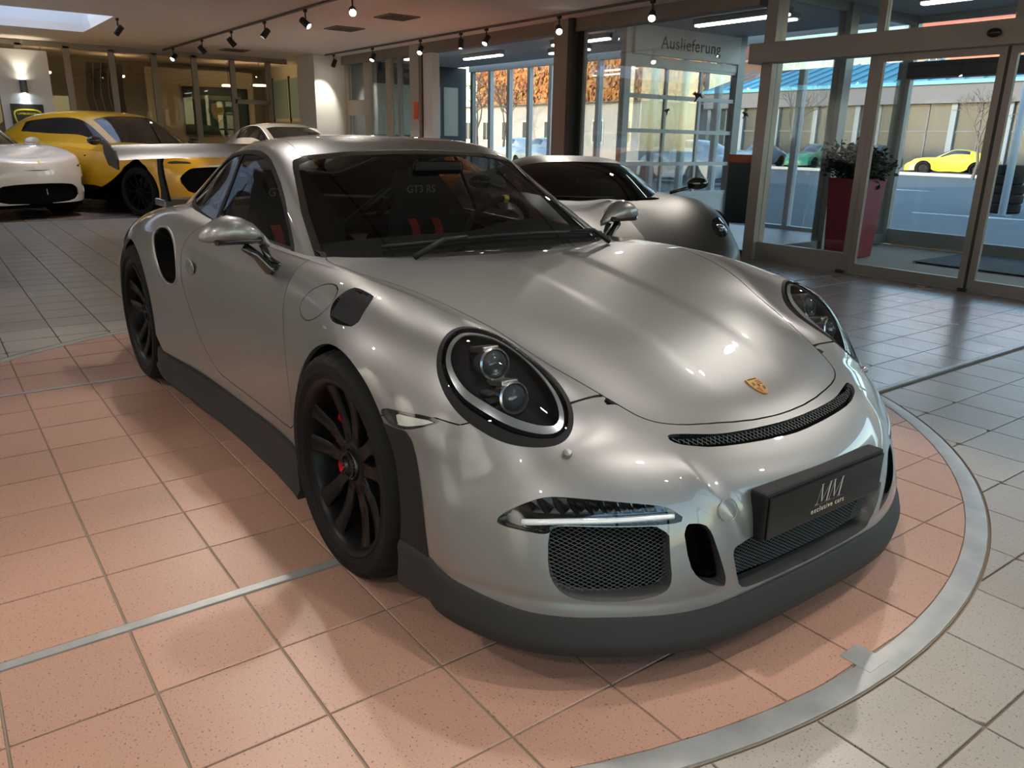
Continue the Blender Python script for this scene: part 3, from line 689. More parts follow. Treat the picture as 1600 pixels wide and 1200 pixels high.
def build_office():
    # glazed wall of the office on the left with aluminium mullions
    w = empty('window_6', (LX, 2, 0), 0, kind='structure')
    def ox(name, a, b, m=mat('office_mullion', (.33, .30, .27), .5, .3)): return bar(MB(), (a[0]-LX, a[1]-2, a[2]), (b[0]-LX, b[1]-2, b[2])).build(name, m, w)
    ys = [1.02+.79*k for k in range(-9, 6)]
    for y in ys: ox('mullion', (LX-.04, y-.055, 0), (LX+.04, y+.055, CZ-.06))
    ox('top_rail', (LX-.04, -7, CZ-.1), (LX+.04, 5.4, CZ)); ox('bottom_rail', (LX-.04, -7, 0), (LX+.04, 5.4, .1)); ox('door_head', (LX-.04, ys[13], 1.93), (LX+.04, ys[14], 2.02))
    pm = glass('office_pane', (.80, .77, .72), 1.2, 1.5)
    for a, b in zip(ys[:-1], ys[1:]): pane(w, (-.006, a+.055-2, .1), (.006, b-.055-2, CZ-.1), pm)
    # office end wall with frosted bluish glazing
    eo = structure('wall_end', bar(MB(), (LX-3.2, 6.0, 0), (-15.3, 6.1, CZ)), mat('office_pale', (.62, .57, .46), .8))
    fro = mat('frosted_blue', (.30, .42, .46), .35)
    for a, b_ in ((-18.6, -17.7), (-17.5, -16.6), (-16.4, -15.6)):
        for z0, z1 in ((.1, 1.62), (1.70, 2.6)):
            bar(MB(), (a, 5.985, z0), (b_, 5.998, z1)).build('pane', fro, eo)
        bar(MB(), (a-.06, 5.97, .05), (a, 6.0, 2.66)).build('mullion', M_dark, eo)
    # what stands behind it
    bx = LX-2.95
    wb = structure('wall_office', bar(MB(), (LX-2.6, 3.0, 0), (LX-2.5, 5.5, 2.75)), mat('office_pale', (.62, .57, .46), .8))
    b = empty('green_board', (LX-2.46, 4.55, 1.82), 0, 'green framed board with a crest behind the office glazing', 'board')
    MB().bbox((-.03, -.78, -.55), (.02, .78, .55), .02).build('board_frame', mat('board_frame', (.01, .014, .012), .4), b)
    MB().box((.02, -.70, -.47), (.025, .70, .47)).build('board_face', mat('board_green', (.012, .06, .04), .5), b)
    MB().box((.025, -.60, .26), (.03, .60, .36)).build('board_caption', mat('board_pale', (.20, .24, .2), .5), b)
    cs = [(-.14, .17), (0, .2), (.14, .17), (.16, 0), (.1, -.16), (0, -.24), (-.1, -.16), (-.16, 0)]
    MB().prism(cs, 0, .006, frame((.026, 0, 0), (0, 1, 0), (0, 0, 1))).build('board_crest', mat('board_gold', (.30, .27, .14), .5), b)
    for i, y in enumerate((1.65, 1.80, 1.95, 2.10, 2.25)):
        pts = []
        for k in range(9): pts.append((LX-1.6+.05*math.sin(k*2.1+i), y+.03*math.cos(k*1.7), 2.7-.33*k))
        V = []; F = []
        for k, p in enumerate(pts): V += [(p[0]-.02, p[1]-.06, p[2]), (p[0]+.02, p[1]+.06, p[2])]
        for k in range(8): F.append((2*k, 2*k+1, 2*k+3, 2*k+2))
        o = MB().add(V, F).build('curtain', mat('curtain_grey', (.16, .14, .125), .9)); tag(o, ['leftmost grey curtain strip behind the office glazing', 'second grey curtain strip from the left in the office', 'middle grey curtain strip of five in the office', 'fourth grey curtain strip from the left in the office', 'rightmost grey curtain strip behind the office glazing'][i], 'curtain', 'curtain strips in the office')
    for y, z, x, lb in ((.75, 2.42, -1.2, 'warm office lamp beside the display panel'), (2.25, 2.46, -1.8, 'warm office lamp right of the curtain strips'), (4.6, 2.38, -1.6, 'warm office lamp above the green board'), (5.2, 2.40, -1.2, 'warm office lamp nearest the frosted glazing')):
        l = empty('office_lamp', (LX+x, y, z), 0, lb, 'lamp', 'office lamps')
        MB().bbox((-.1, -.13, -.02), (.1, .13, .02), .008).build('diffuser', mat('warm_glow', (1, .8, .5), .5, emit=(1, .72, .38), estr=14), l)
        MB().tube([(0, 0, .02), (0, 0, CZ-z)], .006, 6).build('cable', M_dark, l)
    # display panel with the lit shield poster
    p = empty('display_wall', (-16.04, .25, 0), 0, 'white display panel carrying the yellow shield poster and a wall lamp', 'display panel')
    MB().bbox((-.06, -.43, 0), (.0, .43, 2.72), .006).build('panel', mat('panel_white', (.72, .73, .75), .6), p)
    q = empty('shield_poster', (-16.035, .22, 1.44), 0, 'black poster with a yellow bull shield on the white panel', 'poster')
    MB().box((0, -.27, -.32), (.02, .27, .32)).build('poster_sheet', mat('poster_black', (.015, .016, .015), .35), q)
    yl = mat('poster_yellow', (.75, .62, .02), .5)
    sh = [(-.22, .19), (0, .235), (.22, .19), (.20, -.02), (.12, -.20), (0, -.30), (-.12, -.20), (-.20, -.02)]
    sh = catmull([np.array(s_) for s_ in sh], 5, True)
    V = []; F = []; n = len(sh); Fm = frame((.021, 0, 0), (0, 1, 0), (0, 0, 1))
    for a in sh: V += [tuple(Fm @ Vector((a[0], a[1], 0))), tuple(Fm @ Vector((a[0]*.90, a[1]*.90, 0)))]
    for i in range(n): F.append((2*i, 2*i+1, (2*i+3) % (2*n), (2*i+2) % (2*n)))
    MB().add(V, F).build('shield_outline', yl, q)
    text_obj('shield_lettering', 'LAMBORGHINI', .052, yl, q, frame((.0215, 0, .145), (0, 1, 0), (0, 0, 1)), .0005)
    bull = [(-.10, -.10), (-.12, -.02), (-.07, .04), (-.02, .05), (.03, .09), (.07, .07), (.10, .02), (.13, -.03), (.10, -.06), (.08, -.02), (.05, -.05), (.07, -.12), (.04, -.16), (.02, -.09), (-.03, -.06), (-.05, -.14), (-.09, -.17)]
    MB().prism(bull, 0, .002, frame((.021, 0, -.03), (0, 1, 0), (0, 0, 1))).build('shield_bull', yl, q)
    wl = empty('wall_lamp', (-15.975, .21, 2.07), 0, 'grey up-and-down wall lamp above the shield poster', 'lamp')
    MB().lathe([(.0, -.11), (.058, -.11), (.062, -.115), (.062, .115), (.058, .11), (0, .11)], 24).build('lamp_body', mat('lamp_grey', (.16, .16, .17), .4, .5), wl, auto=40)
    MB().lathe([(0, .112), (.05, .112)], 20).build('lamp_glow', mat('lamp_glow', (1, .9, .7), .5, emit=(1, .88, .66), estr=25), wl)
    MB().lathe([(0, -.112), (.05, -.112)], 20).build('lamp_glow', mat('lamp_glow2', (.8, .95, 1), .5, emit=(.82, .95, 1), estr=25), wl)
    for dz, rx, c in ((.14, math.pi, (1, .86, .62)), (-.14, 0, (.84, .95, 1))):
        ld = bpy.data.lights.new('lamp_beam', 'SPOT'); ld.energy = 16; ld.spot_size = 1.5; ld.spot_blend = .6; ld.color = c; ld.shadow_soft_size = .04
        lo = bpy.data.objects.new('lamp_beam', ld); COL.objects.link(lo); lo.parent = wl; lo.location = (.01, 0, dz); lo.rotation_euler = (rx, -.1 if dz < 0 else .1, 0)
build_office()
# ---------------------------------------------------------------- ceiling fittings
def build_track_lamps():
    lm = mat('track_black', (.010, .010, .011), .45); glow = mat('spot_glow', (1, 1, 1), .4, emit=(1, .92, .80), estr=60)
    tracks = [('trackA', 2.75, -15.9, 4.5), ('trackB', 5.52, -14.3, 4.5), ('trackC', -.25, -6.5, 5.0), ('trackD', -3.2, -12.0, 5.0), ('trackE', -5.6, -12.0, 5.0)]  # last track is unseen, added to carry the fill spots
    labs = ['ceiling track over the yellow car', 'ceiling track along the glass facade', 'ceiling track above the turntable', 'ceiling track behind the turntable', 'unseen ceiling track added for fill light off the back wall']
    for (n, y, x0, x1), lb in zip(tracks, labs):
        o = MB().bbox((x0, -.02, -.028), (x1, .02, 0), .003).build('lighting_track', mat('track_rail', (.10, .085, .075), .5), None, loc=(0, y, CZ-.002)); tag(o, 'black slim '+lb, 'light track')
    proto = [None]
    def lamp(x, y, aim, lab, on=True, w=1.0):
        if proto[0] is None:
            l = empty('track_spot')
            MB().bbox((-.03, -.018, .135), (.03, .018, .172), .004).build('adapter', lm, l)
            MB().tube([(0, 0, .14), (0, 0, .02)], .010, 8).build('stem', lm, l)
            hd = empty('lamp_head'); hd.parent = l; hd.location = (0, 0, 0)
            MB().lathe([(0, .085), (.034, .085), (.042, .078), (.046, -.06), (.046, -.065), (.041, -.065), (.036, -.045)], 20).build('lamp_housing', lm, hd, auto=40)
            MB().lathe([(0, -.05), (.037, -.05)], 20).build('lamp_lens', glow, hd)
            proto[0] = l; r = l
        else: r = copy_tree(proto[0])
        r.location = (x, y, CZ-.20)
        tag(r, lab, 'spotlight', 'black track spotlights')
        d = Vector(aim)-Vector((x, y, CZ-.2))
        hd = [c for c in r.children if c.name.startswith('lamp_head')][0]
        hd.rotation_euler = (-d).to_track_quat('Z', 'Y').to_euler()
        if on:
            ld = bpy.data.lights.new('spot_beam', 'SPOT'); ld.energy = SPOT_W*w; ld.spot_size = math.radians(62); ld.spot_blend = .55; ld.shadow_soft_size = .035; ld.color = (1, .925, .835)
            lo = bpy.data.objects.new('spot_beam', ld); COL.objects.link(lo); lo.parent = hd; lo.location = (0, 0, -.07)
        return r
    # positions read along the tracks in view
    ord_ = ['first', 'second', 'third', 'fourth', 'fifth', 'sixth', 'seventh', 'eighth']
    A = [-15.2, -13.3, -11.7, -10.2, -8.7, -7.3]
    aimA = [(-14, .8, .8), (-13, 4.4, .8), (-11.5, 4.6, .6), (-10.5, 1.2, .6), (-6.5, 4.2, .6), (-2.2, .4, .4)]
    for i, x in enumerate(A): lamp(x, 2.75, aimA[i], 'black spotlight on the track over the yellow car, %s from the office' % ord_[i], True, 1.9)
    B = [-13.9, -12.2, -10.45, -9.2, -8.5, -6.8, -5.1]
    aimB = [(-14.9, 5.3, 1.3), (-11.5, 4.2, .6), (-9, 3.6, .4), (-9, 5.2, .4), (-8, 3.6, .4), (-3.6, 3.3, .5), (-2.6, 2.8, .4)]
    for i, x in enumerate(B): lamp(x, 5.52, aimB[i], 'black spotlight on the facade track, %s from the white pier' % ord_[i], True, .7 if i == 0 else 1.7)
    lamp(-11.45, 1.02, (-12.6, -.6, .6), 'black spotlight at the corner of the skylight', True, 1.8)
    for i, (x, w, aim) in enumerate(((-4.2, .8, (-2.6, -1.4, 0)), (-2.4, 1., (-1.2, -1.1, .5)), (-.6, 1.1, (.4, -1.0, .5)), (.7, 1.1, (.3, .2, .6)), (2.0, 1.2, (.9, -.6, .4)), (3.2, .9, (1.6, -1.9, 0)))):
        lamp(x, -.25, aim, 'black spotlight above the turntable, %s from the rear of the silver car' % ord_[i], True, w*.72)
    for i, (x, w, aim) in enumerate(((-6.0, .6, (-4.5, -2.0, 0)), (-2.6, .9, (-1.4, -1.0, .6)), (0.2, 1., (.1, -.9, .5)), (2.6, .9, (1.0, -.9, .3)))):
        lamp(x, -3.2, aim, 'black spotlight on the track behind the turntable, %s from the left' % ord_[i], True, w*.8)
    for i, (x, w, aim) in enumerate(((-.4, 1.0, (-.2, .8, .6)), (1.6, 1.1, (.9, .5, .4)), (3.2, .8, (1.8, 1.0, 0)))):
        lamp(x, 2.75, aim, 'black spotlight left of the silver car, %s from its door' % ord_[i], True, w*.72)
    for i, x in enumerate((-11.0, -8.2, -5.4, -2.6, .2, 3.0)):  # spots added out of view, bouncing soft fill off the back wall
        lamp(x, -5.6, (x, -7.0, 1.7), 'unseen black spotlight added to bounce fill light off the back wall, %s from the left' % ord_[i], True, 13.0)
    # air vents
    for i, (x, y) in enumerate(((-14.9, 3.85), (-10.27, 4.05), (-8.6, 4.06))):
        v = empty('air_vent', (x, y, CZ-.012), 0, ['dark ceiling air vent nearest the office', 'dark ceiling air vent, middle of the three', 'dark ceiling air vent nearest the silver car'][i], 'vent', 'ceiling air vents')
        MB().bbox((-.24, -.24, -.004), (.24, .24, .011), .003).build('vent_frame', mat('vent_brown', (.20, .15, .125), .6), v)
        for k in range(6): MB().box((-.20, -.19+.07*k, -.010), (.20, -.15+.07*k, -.005), Matrix.Rotation(0, 4, 'X')).build('vent_slat', mat('vent_dark', (.07, .055, .05), .6), v)
    # strip lights of the bay
    em = mat('tube_glow', (1, 1, .92), .4, emit=(1, .98, .86), estr=7)
    for i, (x, y, L) in enumerate(((-5.15, 7.2, 1.5), (-11.6, 7.6, 1.3), (-9.6, 8.1, 1.1), (-8.4, 7.3, 1.4), (-12.7, 6.8, 1.1), (-2.2, 7.6, 1.6), (-.6, 7.6, 1.4))):
        s = empty('strip_light', (x, y, CZ-.05), 0, ['ceiling strip light behind the bird decals', 'short ceiling strip light seen through the bay opening', 'ceiling strip light in the middle of the bay', 'ceiling strip light beside the brown column', 'ceiling strip light behind the narrow window', 'ceiling strip light in the entrance porch', 'rightmost ceiling strip light in the porch'][i], 'strip light', 'bay strip lights')
        MB().bbox((-L/2, -.06, -.02), (L/2, .06, .05), .006).build('fitting', M_frameg, s)
        MB().bbox((-L/2+.02, -.045, -.05), (L/2-.02, .045, -.02), .01).build('tube_cover', em, s)
build_track_lamps()
# ---------------------------------------------------------------- silver coupe
TOP = lambda V: V[:, [0, 1]]
SIDE = lambda V: V[:, [0, 2]]
FRONT = lambda V: V[:, [1, 2]]
def reg(view, pts, cond=None, smooth=1):
    f = poly_sdf(pts, smooth)
    def g(V, N):
        d = f(view(V))
        return d if cond is None else np.where(cond(V), d, np.maximum(np.abs(d), .05))
    return g
def half_skin(grid, nu, nv, kink=False):
    G = surf(grid, nu, nv, not kink); G[:, 0, 1] = 0; V, F = grid_mesh(G); sk = Skin(V, tris(F))
    c = V[:, 1] < 1e-6
    if sk.N[c][len(sk.N[c])//2, 2] < 0: sk = Skin(V, tris(F)[:, ::-1])
    if not kink: sk.N[c, 1] = 0; sk.N /= np.linalg.norm(sk.N, axis=1, keepdims=True)
    return sk
def both(sk, kink=False):
    j = sk.join(sk.mirror())
    return j if kink else j.weld()
from mathutils.bvhtree import BVHTree
class Caster:
    def __init__(s, sk): s.b = BVHTree.FromPolygons(sk.V.tolist(), sk.T.tolist()); s.sk = sk
    def __call__(s, o, d):
        h = s.b.ray_cast(Vector(o), Vector(d).normalized())
        return (h[0], h[1]) if h[0] is not None else (None, None)
def clip_lines(poly, ang, pitch):
    """straight hatch lines clipped to a polygon: list of segments"""
    p = np.array(poly, float); d = np.array([math.cos(ang), math.sin(ang)]); n = np.array([-d[1], d[0]])
    s = p@n; out = []
    k = math.ceil(s.min()/pitch)
    while k*pitch < s.max():
        c = k*pitch; ts = []
        for a, b in zip(p, np.roll(p, -1, 0)):
            sa, sb = a@n-c, b@n-c
            if (sa < 0) != (sb < 0): ts.append(((a+(b-a)*sa/(sa-sb))@d))
        ts.sort()
        for t0, t1 in zip(ts[::2], ts[1::2]): out.append((d*t0+n*c, d*t1+n*c))
        k += 1
    return out
def mesh_grille(poly, caster, back, pitch=.011, ang=.5, w=.0011, step=.018, sgn=1):
    """woven wire diamonds lying on the body shape, pushed back; poly in (y, z)"""
    mb = MB(); P = poly_smooth(poly, 1)
    for a in (ang, -ang):
        for p, q in clip_lines(P, a, pitch):
            L = np.linalg.norm(q-p); n = max(1, int(L/step)); pts = []
            for i in range(n+1):
                y, z = p+(q-p)*i/n
                h, nn = caster((2, y, z), (-1, 0, 0))
                if h is None: continue
                pts.append(Vector((h.x-back, sgn*y, z)))
            for s0, s1 in zip(pts[:-1], pts[1:]):
                u = (s1-s0).normalized(); v = u.cross(Vector((1, 0, 0))).normalized()*w; x = Vector((w, 0, 0))
                mb.add([s0-v, s0+x, s0+v, s1-v, s1+x, s1+v], [(0, 1, 4, 3), (1, 2, 5, 4)])
    return mb
def poly_smooth(p, k):
    p = np.array(p, float)
    for _ in range(k):
        q = np.roll(p, -1, 0); p = np.stack([p*.75+q*.25, p*.25+q*.75], 1).reshape(-1, 2)
    return p
HL_OUT = [(.343,.657),(.322,.712),(.346,.777),(.380,.815),(.418,.830),(.466,.832),(.515,.819),(.578,.780),(.626,.737),(.664,.686),(.682,.642),(.672,.603),(.630,.574),(.55,.556),(.464,.560),(.395,.590)]
HOOD_OUT = [(-.62,-.3),(-.62,.66),(-.50,.702),(-.36,.712),(-.246,.712),(-.170,.699),(-.027,.665),(.113,.628),(.203,.597),(.309,.557),(.461,.522),(.560,.487),(.662,.451),(.724,.423),(.761,.379),(.794,.297),(.830,.147),(.840,0),(.840,-.3)]
SLOT_OUT = [(-.2,.569),(.006,.569),(.105,.571),(.19,.574),(.266,.578),(.34,.587),(.395,.592),(.41,.586),(.395,.575),(.356,.568),(.310,.560),(.173,.550),(.005,.543),(-.2,.543)]
DRL_OUT = [(.817,.417),(.805,.436),(.776,.460),(.734,.482),(.703,.486),(.633,.481),(.529,.468),(.493,.461),(.473,.446),(.456,.428),(.498,.423),(.613,.425),(.694,.428),(.724,.426),(.742,.404),(.775,.407),(.809,.410)]
INT_OUT = [(.742,.406),(.726,.424),(.694,.426),(.613,.423),(.50,.421),(.508,.347),(.506,.29),(.520,.263),(.581,.250),(.662,.252),(.718,.260),(.747,.285),(.757,.328)]
INT_MESH = [(.755,.406),(.74,.43),(.47,.43),(.47,.347),(.48,.29),(.54,.27),(.664,.266),(.740,.272),(.762,.30),(.765,.346)]
VENT_OUT = [(.469,.421),(.424,.419),(.402,.405),(.385,.347),(.345,.240),(.378,.248),(.438,.282),(.466,.329)]
LOW_OUT = [(-.3,.352),(.25,.353),(.309,.353),(.332,.347),(.340,.330),(.322,.27),(.30,.225),(.274,.212),(.1,.211),(-.3,.211)]
DOOR_OUT = [(-.62,1.0),(-.60,.86),(-.554,.798),(-.541,.75),(-.518,.69),(-.483,.607),(-.453,.49),(-.432,.407),(-.420,.345),(-.46,.314),(-.798,.312),(-1.20,.314),(-1.30,.325),(-1.46,.403),(-1.538,.483),(-1.635,.596),(-1.676,.65),(-1.711,.764),(-1.715,.814),(-1.698,.856),(-1.66,.90),(-1.60,1.0)]
FUEL_OUT = [(-.225,.845),(-.30,.838),(-.375,.797),(-.388,.747),(-.32,.721),(-.223,.745),(-.158,.792),(-.165,.83)]
SIDEINT_OUT = [(-2.117,.822),(-2.085,.852),(-1.978,.855),(-1.851,.82),(-1.768,.758),(-1.722,.655),(-1.765,.612),(-1.858,.61),(-1.957,.664),(-2.047,.743)]
FVENT_OUT = [(-.139,.853),(-.05,.849),(-.005,.845),(.018,.838),(.035,.81),(.050,.782),(.032,.771),(-.086,.762),(-.129,.772),(-.155,.80),(-.15,.83)]
MARK_OUT = [(.262,.612),(.375,.624),(.449,.625),(.468,.618),(.434,.602),(.382,.58),(.333,.574),(.29,.582)]
TRIM_OUT = [(.22,.58),(.328,.572),(.387,.578),(.422,.494),(.458,.403),(.482,.301),(.489,.25),(.40,.15),(.2,.15)]
SWIN_OUT = [(-2.31,.962),(-2.27,1.0),(-2.18,1.075),(-2.023,1.158),(-1.86,1.198),(-1.680,1.212),(-1.463,1.217),(-1.323,1.203),(-1.230,1.172),(-1.054,1.075),(-.886,.943),(-.765,.862),(-.75,.846),(-1.057,.85),(-1.401,.871),(-1.726,.889),(-2.012,.913),(-2.25,.94)]
WS_OUT = [(-.3,.80),(.70,.80),(.70,.845),(.665,.93),(.634,1.008),(.563,1.156),(.545,1.183),(.49,1.203),(.325,1.222),(.129,1.229),(0,1.231),(-.3,1.231)]
def car_materials():
    M = {}
    p = mat('silver_paint', (.225, .226, .229), .42, .82, coat=1, coat_rough=.010)
    nt = p.node_tree; b = nt.nodes['Principled BSDF']
    tc = nt.nodes.new('ShaderNodeTexCoord'); vz = nt.nodes.new('ShaderNodeTexVoronoi'); vz.inputs['Scale'].default_value = 1400
    mr = nt.nodes.new('ShaderNodeMapRange'); mr.inputs[3].default_value = .37; mr.inputs[4].default_value = .47
    nt.links.new(tc.outputs['Object'], vz.inputs['Vector']); nt.links.new(vz.outputs['Color'], mr.inputs[0]); nt.links.new(mr.outputs[0], b.inputs['Roughness'])
    M['paint'] = p
    M['black'] = mat('black_plastic', (.006, .006, .007), .6, spec=.2)
    M['satin'] = mat('satin_black_trim', (.010, .0103, .0106), .62, spec=.22)
    M['lip'] = mat('lip_rubber', (.017, .017, .017), .62, spec=.3)
    M['gloss'] = mat('gloss_black', (.004, .004, .005), .06, coat=1)
    M['dark'] = mat('dark_void', (.0015, .0015, .0015), .9, spec=.1)
    M['wheel'] = mat('satin_black_alloy', (.004, .004, .0045), .36, .0, spec=.14)
    M['tyre'] = mat('tyre_rubber', (.008, .0078, .0075), .7, spec=.15, bump=(300, .2))
    M['red'] = mat('caliper_red', (.75, .008, .015), .3, coat=.6)
    M['disc'] = mat('brake_disc', (.05, .05, .05), .45, .8)
    M['chrome'] = mat('chrome', (.75, .76, .78), .12, 1)
    M['wire'] = mat('mesh_wire', (.055, .066, .07), .5, .3)
    M['glass'] = glass('car_glass', (.64, .67, .66), .65, 1.5)
    M['lens'] = glass('lamp_lens', (.93, .95, .97), 1.0, 1.5)
    M['led'] = mat('light_guide', (.72, .75, .78), .12, .2, coat=1)
    M['cloth'] = mat('dark_alcantara', (.024, .025, .026), .9, spec=.1)
    M['belt'] = mat('red_belt', (.55, .015, .02), .7)
    return M
def build_wheel(name, parent, loc, r_rim, r_tyre, width, M, side, caliper_dir):
    """side -1: wheel on the car's right; local z points outwards"""
    w = empty(name, loc); w.parent = parent
    w.rotation_euler = (math.pi/2 if side < 0 else -math.pi/2, 0, 0)
    h = width/2
    prof = [(r_rim-.006, -h+.012), (r_rim+.012, -h+.004), (r_rim+.04, -h-.006), (r_tyre-.03, -h-.004), (r_tyre-.012, -h+.012), (r_tyre-.003, -h+.04)]
    tread = []
    for y0 in (-.55, -.18, .18, .55):
        c = y0*h; tread += [(r_tyre, c-.009), (r_tyre-.009, c-.006), (r_tyre-.009, c+.006), (r_tyre, c+.009)]
    prof += tread + [(r_tyre-.003, h-.04), (r_tyre-.012, h-.012), (r_tyre-.03, h+.004), (r_tyre-.034, h+.006), (r_rim+.04, h+.006), (r_rim+.028, h+.005), (r_rim+.024, h+.007), (r_rim+.012, h-.004), (r_rim-.006, h-.012)]
    n = 144; V = []; F = []; m = len(prof)
    for i, (r, z) in enumerate(prof):
        for k in range(n):
            t = 2*math.pi*k/n; rr = r
            if r > r_tyre-.02 and abs(z) > .6*h and k % 4 == 0: rr -= .007
            zz = z + (.0 if abs(z) > .6*h else .006*math.sin(k*.9))*0
            V.append((rr*math.cos(t), rr*math.sin(t), zz))
    for i in range(m-1):
        for k in range(n):
            a, b = i*n+k, i*n+(k+1) % n; F.append((a, b, b+n, a+n))
    MB().add(V, F).build('tyre', M['tyre'], w, auto=35)
    # rim barrel and flange
    mb = MB()
    mb.lathe([(r_rim-.002, -h+.02), (r_rim-.004, -h+.012), (r_rim-.012, -h+.012), (r_rim-.03, -h+.04), (r_rim-.038, -.02), (r_rim-.03, h-.06), (r_rim-.022, h-.03), (r_rim-.012, h-.012), (r_rim-.004, h-.006), (r_rim+.006, h-.002), (r_rim+.010, h-.004), (r_rim+.010, h-.016)], 96)
    mb.build('rim', M['wheel'], w, auto=40)
    # ten spokes in five pairs
    zr = h-.020; zh = h-.050
    for k in range(10):
        a_r = 2*math.pi*(k//2)/5 + (.235 if k % 2 else -.235) + .40
        a_h = 2*math.pi*(k-.5)/10 + .40
        mb = MB(); secs = []
        for i in range(9):
            t = i/8; r = .050+(r_rim-.010-.050)*t
            a = a_h+(a_r-a_h)*(t**.8)
            zc = zh+(zr-zh)*t-.012*math.sin(math.pi*t)
            wd = .019+.009*t+.010*max(0, t-.85)/.15+.006*max(0, .2-t)/.2
            dp = .032-.006*t
            c = Vector((math.cos(a), math.sin(a), 0))*r; tn = Vector((-math.sin(a), math.cos(a), 0)); z = Vector((0, 0, 1))
            secs.append([c-tn*wd*.8+z*(zc-dp), c-tn*wd+z*(zc-.005), c-tn*wd*.82+z*zc, c+tn*wd*.82+z*zc, c+tn*wd+z*(zc-.005), c+tn*wd*.8+z*(zc-dp)])
        V = [p for s in secs for p in s]; F = []
        for i in range(8):
            for j in range(6): F.append((i*6+j, i*6+(j+1) % 6, (i+1)*6+(j+1) % 6, (i+1)*6+j))
        mb.add(V, F).build('spoke', M['wheel'], w, auto=50)
    # hub, centre lock and its cap
    hub = MB().lathe([(.078, zh-.06), (.078, zh-.008), (.07, zh+.0), (.05, zh+.004), (.044, zh-.004), (.0, zh-.004)], 40).build('hub', M['wheel'], w, auto=40)
    nut = MB(); nut.lathe([(.046, zh-.01), (.046, zh+.006), (.042, zh+.012), (.031, zh+.012), (.028, zh+.004), (0, zh+.002)], 40)
    for k in range(20):
        a = 2*math.pi*k/20; nut.box((-.003, -.003, 0), (.003, .003, .010), Matrix.Translation((.036*math.cos(a), .036*math.sin(a), zh+.008)) @ Matrix.Rotation(a, 4, 'Z'))
    nut.build('centre_lock', mat('dark_alloy', (.05, .052, .055), .28, .9), hub, auto=40)
    # brake
    MB().lathe([(.08, -.02), (.195, -.02), (.195, .012), (.08, .012)], 64, closed=True).build('brake_disc', M['disc'], w, auto=40)
    cb = MB(); a0 = caliper_dir
    prof2 = []
    for i in range(13):
        a = a0-.72+1.44*i/12
        c = Vector((math.cos(a), math.sin(a), 0)); k = 1 if 0 < i < 12 else .8
        bulge = .010 if i in (2, 3, 6, 9, 10) else 0
        prof2.append([c*.105+Vector((0, 0, -.06)), c*(.105)+Vector((0, 0, .034*k)), c*.125+Vector((0, 0, (.040+bulge)*k)), c*.185+Vector((0, 0, (.042+bulge)*k)), c*.212+Vector((0, 0, .034*k)), c*.214+Vector((0, 0, -.06))])
    V = [p for s in prof2 for p in s]; F = []
    for i in range(12):
        for j in range(6): F.append((i*6+j, i*6+(j+1) % 6, (i+1)*6+(j+1) % 6, (i+1)*6+j))
    F += [tuple(range(6))[::-1], tuple(72+j for j in range(6))]
    cb.add(V, F).build('brake_caliper', M['red'], w, auto=45)
    return w
def grid_patch(name, sk, m, parent, off=0.): return skin_obj(name, sk.offset(off) if off else sk, m, parent)
